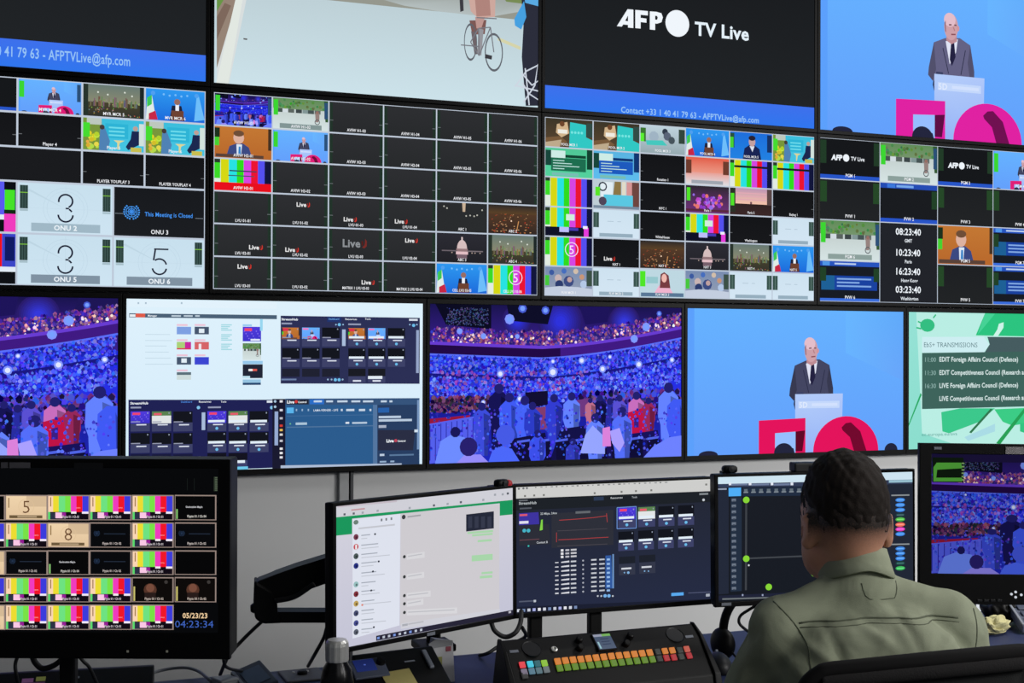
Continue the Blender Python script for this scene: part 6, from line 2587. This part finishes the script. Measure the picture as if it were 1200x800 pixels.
# shirt
SHX = Field((-.34, -.22, .50), (.34, .44, 1.24), .0066)
torso_shape(SHX, .006)
for sg in (-1, 1):
    sh_, el, wr = arm_pts3(sg)
    SHX.ell(sh_ + np.array((sg * .002, 0, -.004)), (.054, .056, .056), .03)
    SHX.cap(sh_, el, .054, .052, .025)
    SHX.cap(el, wr - (wr - el) * .12, .052, .039, .03)
    SHX.cap(el + (wr - el) * .84, el + (wr - el) * .9, .042, .042, .004)
sl, Pg = SHX.block((-1, -1, 0), (1, 1, 2))
SHX.cap((-.012, -.006, 1.10), (-.014, .002, 1.18), .066, .0595, .02)
SHX.cap((-.014, .004, 1.245), (-.022, .03, 1.36), .056, .07, .006, cut=True)


def wrinkles(P, Q):
    d = np.zeros(len(P))
    x, y, z = P.T

    def fold(a, b, w, amp, side=-1):
        a, b = np.array(a), np.array(b)
        ab = b - a
        X = np.stack([x, z], -1) - a
        t = np.clip(X @ ab / (ab @ ab), 0, 1)
        r = np.linalg.norm(X - t[:, None] * ab, axis=1)
        return 1.5 * amp * np.exp(-(r / w) ** 2) * (np.sin(np.pi * np.clip(t, .02, .98)) ** .5) * (y * side > -.03)
    for a, b, w, amp in (((-.17, 1.06), (-.06, .93), .012, .006), ((-.15, 1.09), (-.02, 1.01), .010, .005), ((-.1, 1.12), (-.06, 1.0), .009, -.004),
                         ((.17, 1.07), (.08, .92), .013, .007), ((.18, 1.04), (.13, .9), .012, .006), ((.14, 1.1), (.02, 1.02), .010, .005),
                         ((.1, 1.13), (.17, 1.06), .009, -.004), ((.03, 1.15), (.06, 1.06), .008, -.003), ((-.02, 1.03), (.1, .96), .012, .005), ((-.1, .98), (.05, .9), .014, .006),
                         ((-.05, 1.13), (.02, 1.07), .010, .004), ((.19, 1.01), (.15, .95), .009, -.006), ((0, .96), (.16, .86), .014, .007), ((-.16, .95), (-.03, .86), .014, .006),
                         ((-.21, 1.06), (-.24, .95), .010, .005), ((-.19, 1.0), (-.25, .9), .010, .005), ((.21, 1.06), (.24, .97), .010, .005), ((-.2, 1.1), (-.235, 1.03), .009, -.004)):
        d += fold(a, b, w, amp)
    R = np.random.RandomState(8)
    for f, a in ((16, .0035), (30, .0032), (55, .0018), (95, .0008)):
        for _ in range(5):
            w = R.randn(3)
            w /= np.linalg.norm(w)
            d += a * .6 * np.sin(P @ w * f + R.rand() * 6 + 1.2 * np.sin(P @ R.randn(3) * f * .4))
    # the back yoke seam pulls the cloth in
    zs = 1.112 + .008 * np.cos(x / .15 * 1.5) + .03 * x
    d -= .0014 * np.exp(-((z - zs) / .004) ** 2) * (y < -.02) * (np.abs(x) < .15)
    d *= np.clip((1.165 - z) / .05, 0, 1)
    n = np.zeros_like(P)
    fn = np.cross(P[Q[:, 2]] - P[Q[:, 0]], P[Q[:, 3]] - P[Q[:, 1]])
    for i in range(4):
        np.add.at(n, Q[:, i], fn)
    n /= np.linalg.norm(n, axis=1)[:, None] + 1e-12
    return P + n * d[:, None]


M_SHIRT = mat('olive_cloth', (147, 153, 131), .9, var=.08, scale=700, bump=.25, spec=.15)
shirt, SP, SQ = field_obj('shirt', SHX, M_SHIRT, body, 2, wrinkles)
shirt['label'] = 'olive green long-sleeved shirt'
bvh = BVHTree.FromPolygons([Vector(p) for p in SP], [tuple(q) for q in SQ])


M_SEAM = mat('seam_thread', (92, 98, 80), .9)


def on_back(x, z):
    h = bvh.ray_cast(Vector((x, -.6, z)), Vector((0, 1, 0)))
    return h[0] if h[0] else None


def seam(fn, ts, r=.002):
    pts = [on_back(*fn(t)) for t in ts]
    pts = [p for p in pts if p is not None]
    return tube(pts, r, 6, False)


obj('yoke_seam', seam(lambda t: (-.138 + .29 * t, 1.114 + .009 * math.sin(t * 3.1) + .03 * (-.138 + .29 * t)), [i / 30 for i in range(31)]), M_SEAM, shirt, smooth=True)
obj('yoke_seam', seam(lambda t: (-.138 + .29 * t, 1.107 + .009 * math.sin(t * 3.1) + .03 * (-.138 + .29 * t)), [i / 30 for i in range(31)], .0011), M_SEAM, shirt, smooth=True)
for sg in (-1, 1):
    obj('sleeve_seam', seam(lambda t: ((-.185 + .055 * math.sin(min(1, t * 2.4) * 1.57)) if sg < 0 else (.19 - .015 * math.sin(t * 1.57)), (1.15 if sg < 0 else 1.13) - .2 * t), [i / 24 for i in range(25)], .0015), M_SEAM, shirt, smooth=True)
patch = [(-.022, 1.18), (-.02, 1.168), (-.016, 1.158), (-.008, 1.152), (.016, 1.151), (.04, 1.152), (.044, 1.158), (.047, 1.168), (.048, 1.18)]
obj('patch_seam', seam(lambda t: patch[int(round(t * 8))], [i / 8 for i in range(9)], .0011), M_SEAM, shirt, smooth=True)


# collar: a standing band folded over
def collar():
    bm = bmesh.new()
    n = 56
    prof = [(.055, 1.172, 0), (.056, 1.205, 0), (.0575, 1.232, 0), (.060, 1.2405, 0), (.064, 1.240, .1), (.0685, 1.227, .4), (.0745, 1.210, .8), (.079, 1.197, 1.0), (.076, 1.1945, 1.0), (.070, 1.208, .7), (.0635, 1.221, .3), (.0605, 1.223, 0)]
    rings = []
    for i in range(n + 1):
        a = math.radians(-90 + 14) if False else 0
        th = math.radians(-248 + 316 * i / n)   # the opening faces forward
        f = abs(i / n - .5) * 2
        ring = []
        for r, z, o in prof:
            rr = r * (1 + .10 * (1 - f) * 0)
            cx, cy = -.012, .002 + (z - 1.16) * .2
            ex = .88
            droop = -.030 * f ** 1.3 * (.75 + .5 * o) + .004 * (1 - f)
            px = cx + rr * ex * math.cos(th)
            py = cy + rr * .98 * math.sin(th)
            ring.append(bm.verts.new((px, py, z + droop + .004 * math.sin(th * 3) * o)))
        rings.append(ring)
    m_ = len(prof)
    for a, b in zip(rings, rings[1:]):
        for i in range(m_):
            bm.faces.new((a[i], a[(i + 1) % m_], b[(i + 1) % m_], b[i]))
    bm.faces.new(rings[0])
    bm.faces.new(rings[-1][::-1])
    return bm


obj('collar', collar(), M_SHIRT, shirt, smooth=True)['label'] = 'folded shirt collar'

# trousers and shoes
FT = Field((-.3, -.26, .06), (.3, .5, .74), .009)
FT.ell((0, -.07, .59), (.172, .132, .115), .04)
for sg in (-1, 1):
    FT.cap((sg * .09, -.05, .56), (sg * .13, .36, .555), .094, .07, .04)
    FT.cap((sg * .13, .36, .555), (sg * .13, .33, .1), .068, .06, .03)
tr_o, _, _ = field_obj('trousers', FT, mat('dark_denim', (38, 42, 54), .9, var=.15, scale=300), body, 2)
for sg in (-1, 1):
    FS = Field((sg * .14 - .08, .24, -.01), (sg * .14 + .08, .56, .16), .006)
    FS.cap((sg * .13, .31, .06), (sg * .13, .33, .1), .05, .047, .02)
    FS.cap((sg * .13, .31, .047), (sg * .142, .48, .037), .046, .036, .03)
    sl, Pg = FS.block((-1, -1, -1), (1, 1, 1))
    FS.D[sl] = np.maximum(FS.D[sl], (.002 - Pg[..., 2]).astype(np.float32))
    field_obj('shoe', FS, mat('shoe_leather', (30, 28, 28), .5), body, 1)

# ------------------------------------------------------------------ office chair
C0, C1 = at(934, 777, 2.06), at(1226, 749, 2.10)
cv = C1 - C0
cyaw = math.atan2(cv.y, cv.x)
cw = math.hypot(cv.x, cv.y)
cmid = (C0 + C1) / 2
ctilt = math.asin((C1.z - C0.z) / cv.length)
chair = empty('office_chair', (cmid.x - .26 * math.sin(cyaw), cmid.y + .26 * math.cos(cyaw), 0), cyaw)
tag(chair, 'black mesh-backed office chair behind the seated person', 'chair')
zt = cmid.z
yb = -.262
lean = .10
FRM = []
hw = cw / 2 - .008


def bk(x, z):
    """a point of the curved backrest"""
    return Vector((x, yb + (z - zt) * -lean * 1.0 - .02 * (1 - (x / hw) ** 2) + .0, z + x * math.tan(ctilt)))


R_ = .05
outl = [bk(-hw, zt - .42)] + [bk(-hw, zt - .42 + .06 * i) for i in range(1, 7)] + [bk(-hw + R_ * (1 - math.cos(a)), zt - R_ + R_ * math.sin(a)) for a in (.3, .7, 1.1, 1.4)] + \
    [bk(-hw + R_ + (2 * hw - 2 * R_) * i / 8, zt + .004 * math.sin(math.pi * i / 8)) for i in range(1, 8)] + \
    [bk(hw - R_ * (1 - math.cos(a)), zt - R_ + R_ * math.sin(a)) for a in (1.4, 1.1, .7, .3)] + [bk(hw, zt - .06 - .06 * i) for i in range(0, 7)]
obj('back_frame', tube([p - Vector((0, 0, .013)) for p in outl], .0135, 12, True, None, 1.0), mat('chair_black', (20, 19, 20), .8, spec=.2), chair, smooth=True)
bm = bmesh.new()
gx, gz = 16, 14
gv = [[bm.verts.new(bk(-hw + .006 + (2 * hw - .012) * i / gx, zt - .42 + (.405) * j / gz) + Vector((0, .004, -.004))) for i in range(gx + 1)] for j in range(gz + 1)]
for j in range(gz):
    for i in range(gx):
        if (j == gz - 1 and i in (0, gx - 1)):
            continue
        bm.faces.new((gv[j][i], gv[j][i + 1], gv[j + 1][i + 1], gv[j + 1][i]))
mesh_o = obj('mesh_panel', bm, mat('chair_mesh', (20, 21, 22), .85, var=.3, scale=500, bump=.4), chair, smooth=True)
so = mesh_o.modifiers.new('thick', 'SOLIDIFY')
so.thickness = .003
obj('top_rail', tube([bk(-hw + .03 + (2 * hw - .06) * i / 10, zt - .028 + .004 * math.sin(math.pi * i / 10)) for i in range(11)], .017, 12, True), mat('chair_rail', (30, 28, 29), .9, var=.25, scale=350, bump=.5), chair, smooth=True)
obj('seat', nbox(-.23, .23, -.2, .27, .405, .475, .03, 4), mat('chair_seat', (26, 26, 28), .9, var=.2, scale=300), chair, smooth=True)
obj('back_bracket', tube([Vector((0, -.05, .40)), Vector((0, -.2, .41)), Vector((0, -.27, .52)), bk(0, zt - .42) + Vector((0, -.012, 0))], .022, 12), M_BLACK, chair, smooth=True)
obj('lower_rail', tube([bk(-hw + 2 * hw * i / 8, zt - .42) for i in range(9)], .013, 10), M_BLACK, chair, smooth=True)
obj('gas_column', lathe([(.028, .09), (.028, .26), (.018, .26), (.018, .41)], 20), M_BLACK, chair, smooth=False)
for k in range(5):
    a = 2 * math.pi * k / 5 + .3
    d_ = Vector((math.cos(a), math.sin(a), 0))
    lg = obj('base_spoke', tube([d_ * .02 + Vector((0, 0, .11)), d_ * .16 + Vector((0, 0, .1)), d_ * .3 + Vector((0, 0, .075))], lambda t: .022 - .008 * t, 10), M_BLACK, chair, smooth=True)
    obj('caster', lathe([(.0001, -.018), (.026, -.018), (.03, -.012), (.03, .012), (.026, .018), (.0001, .018)], 20), M_DARK, lg, mtx=Matrix.Translation(d_ * .3 + Vector((0, 0, .0305))) @ Matrix.Rotation(a + 1.57, 4, 'Z') @ Matrix.Rotation(1.5708, 4, 'Y'))

# ------------------------------------------------------------------ lights
# broad soft creases in the shirt cloth
nt = M_SHIRT.node_tree
n2 = nt.nodes.new('ShaderNodeTexNoise')
n2.inputs['Scale'].default_value = 11
n2.inputs['Detail'].default_value = 2.5
n2.inputs['Distortion'].default_value = .5
tcs = [n for n in nt.nodes if n.type == 'TEX_COORD'][0]
nt.links.new(tcs.outputs['Object'], n2.inputs['Vector'])
b2 = nt.nodes.new('ShaderNodeBump')
b2.inputs['Strength'].default_value = .5
b2.inputs['Distance'].default_value = .022
nt.links.new(n2.outputs['Fac'], b2.inputs['Height'])
b1 = [n for n in nt.nodes if n.type == 'BUMP' and n != b2][0]
nt.links.new(b2.outputs['Normal'], b1.inputs['Normal'])

wd = bpy.data.worlds.new('world')
SC.world = wd
wd.use_nodes = True
bg = wd.node_tree.nodes['Background']
bg.inputs['Color'].default_value = (.75, .82, .9, 1)
bg.inputs['Strength'].default_value = .11


def area(name, loc, rot, sx, sy, power, col=(1, 1, 1), spread=180):
    l = bpy.data.lights.new(name, 'AREA')
    l.shape = 'RECTANGLE'
    l.size, l.size_y = sx, sy
    l.energy = power
    l.color = col
    l.spread = math.radians(spread)
    o = bpy.data.objects.new(name, l)
    COL.objects.link(o)
    o.location = loc
    o.rotation_euler = rot
    return o


area('unseen_area_light', (4.6, -5.4, 2.7), (math.radians(66), 0, math.radians(11)), 2.0, 1.2, 92, (1, .985, .96), 95)
area('unseen_area_light', (.2, -6.2, 2.8), (math.radians(66), 0, math.radians(-12)), 1.8, 1.0, 3, (1, .985, .97), 110)  # weak unseen fill from the left, behind the camera
area('ceiling_light', (3.2, -2.0, 3.55), (0, 0, 0), 1.2, 1.0, 56, (1, .985, .97))
area('unseen_area_light', (2.1, -5.3, 2.9), (math.radians(64), 0, math.radians(24)), .9, .7, 2.4, (1, .985, .96), 40)  # added narrow fill aimed at the person's back, not a lamp of the room
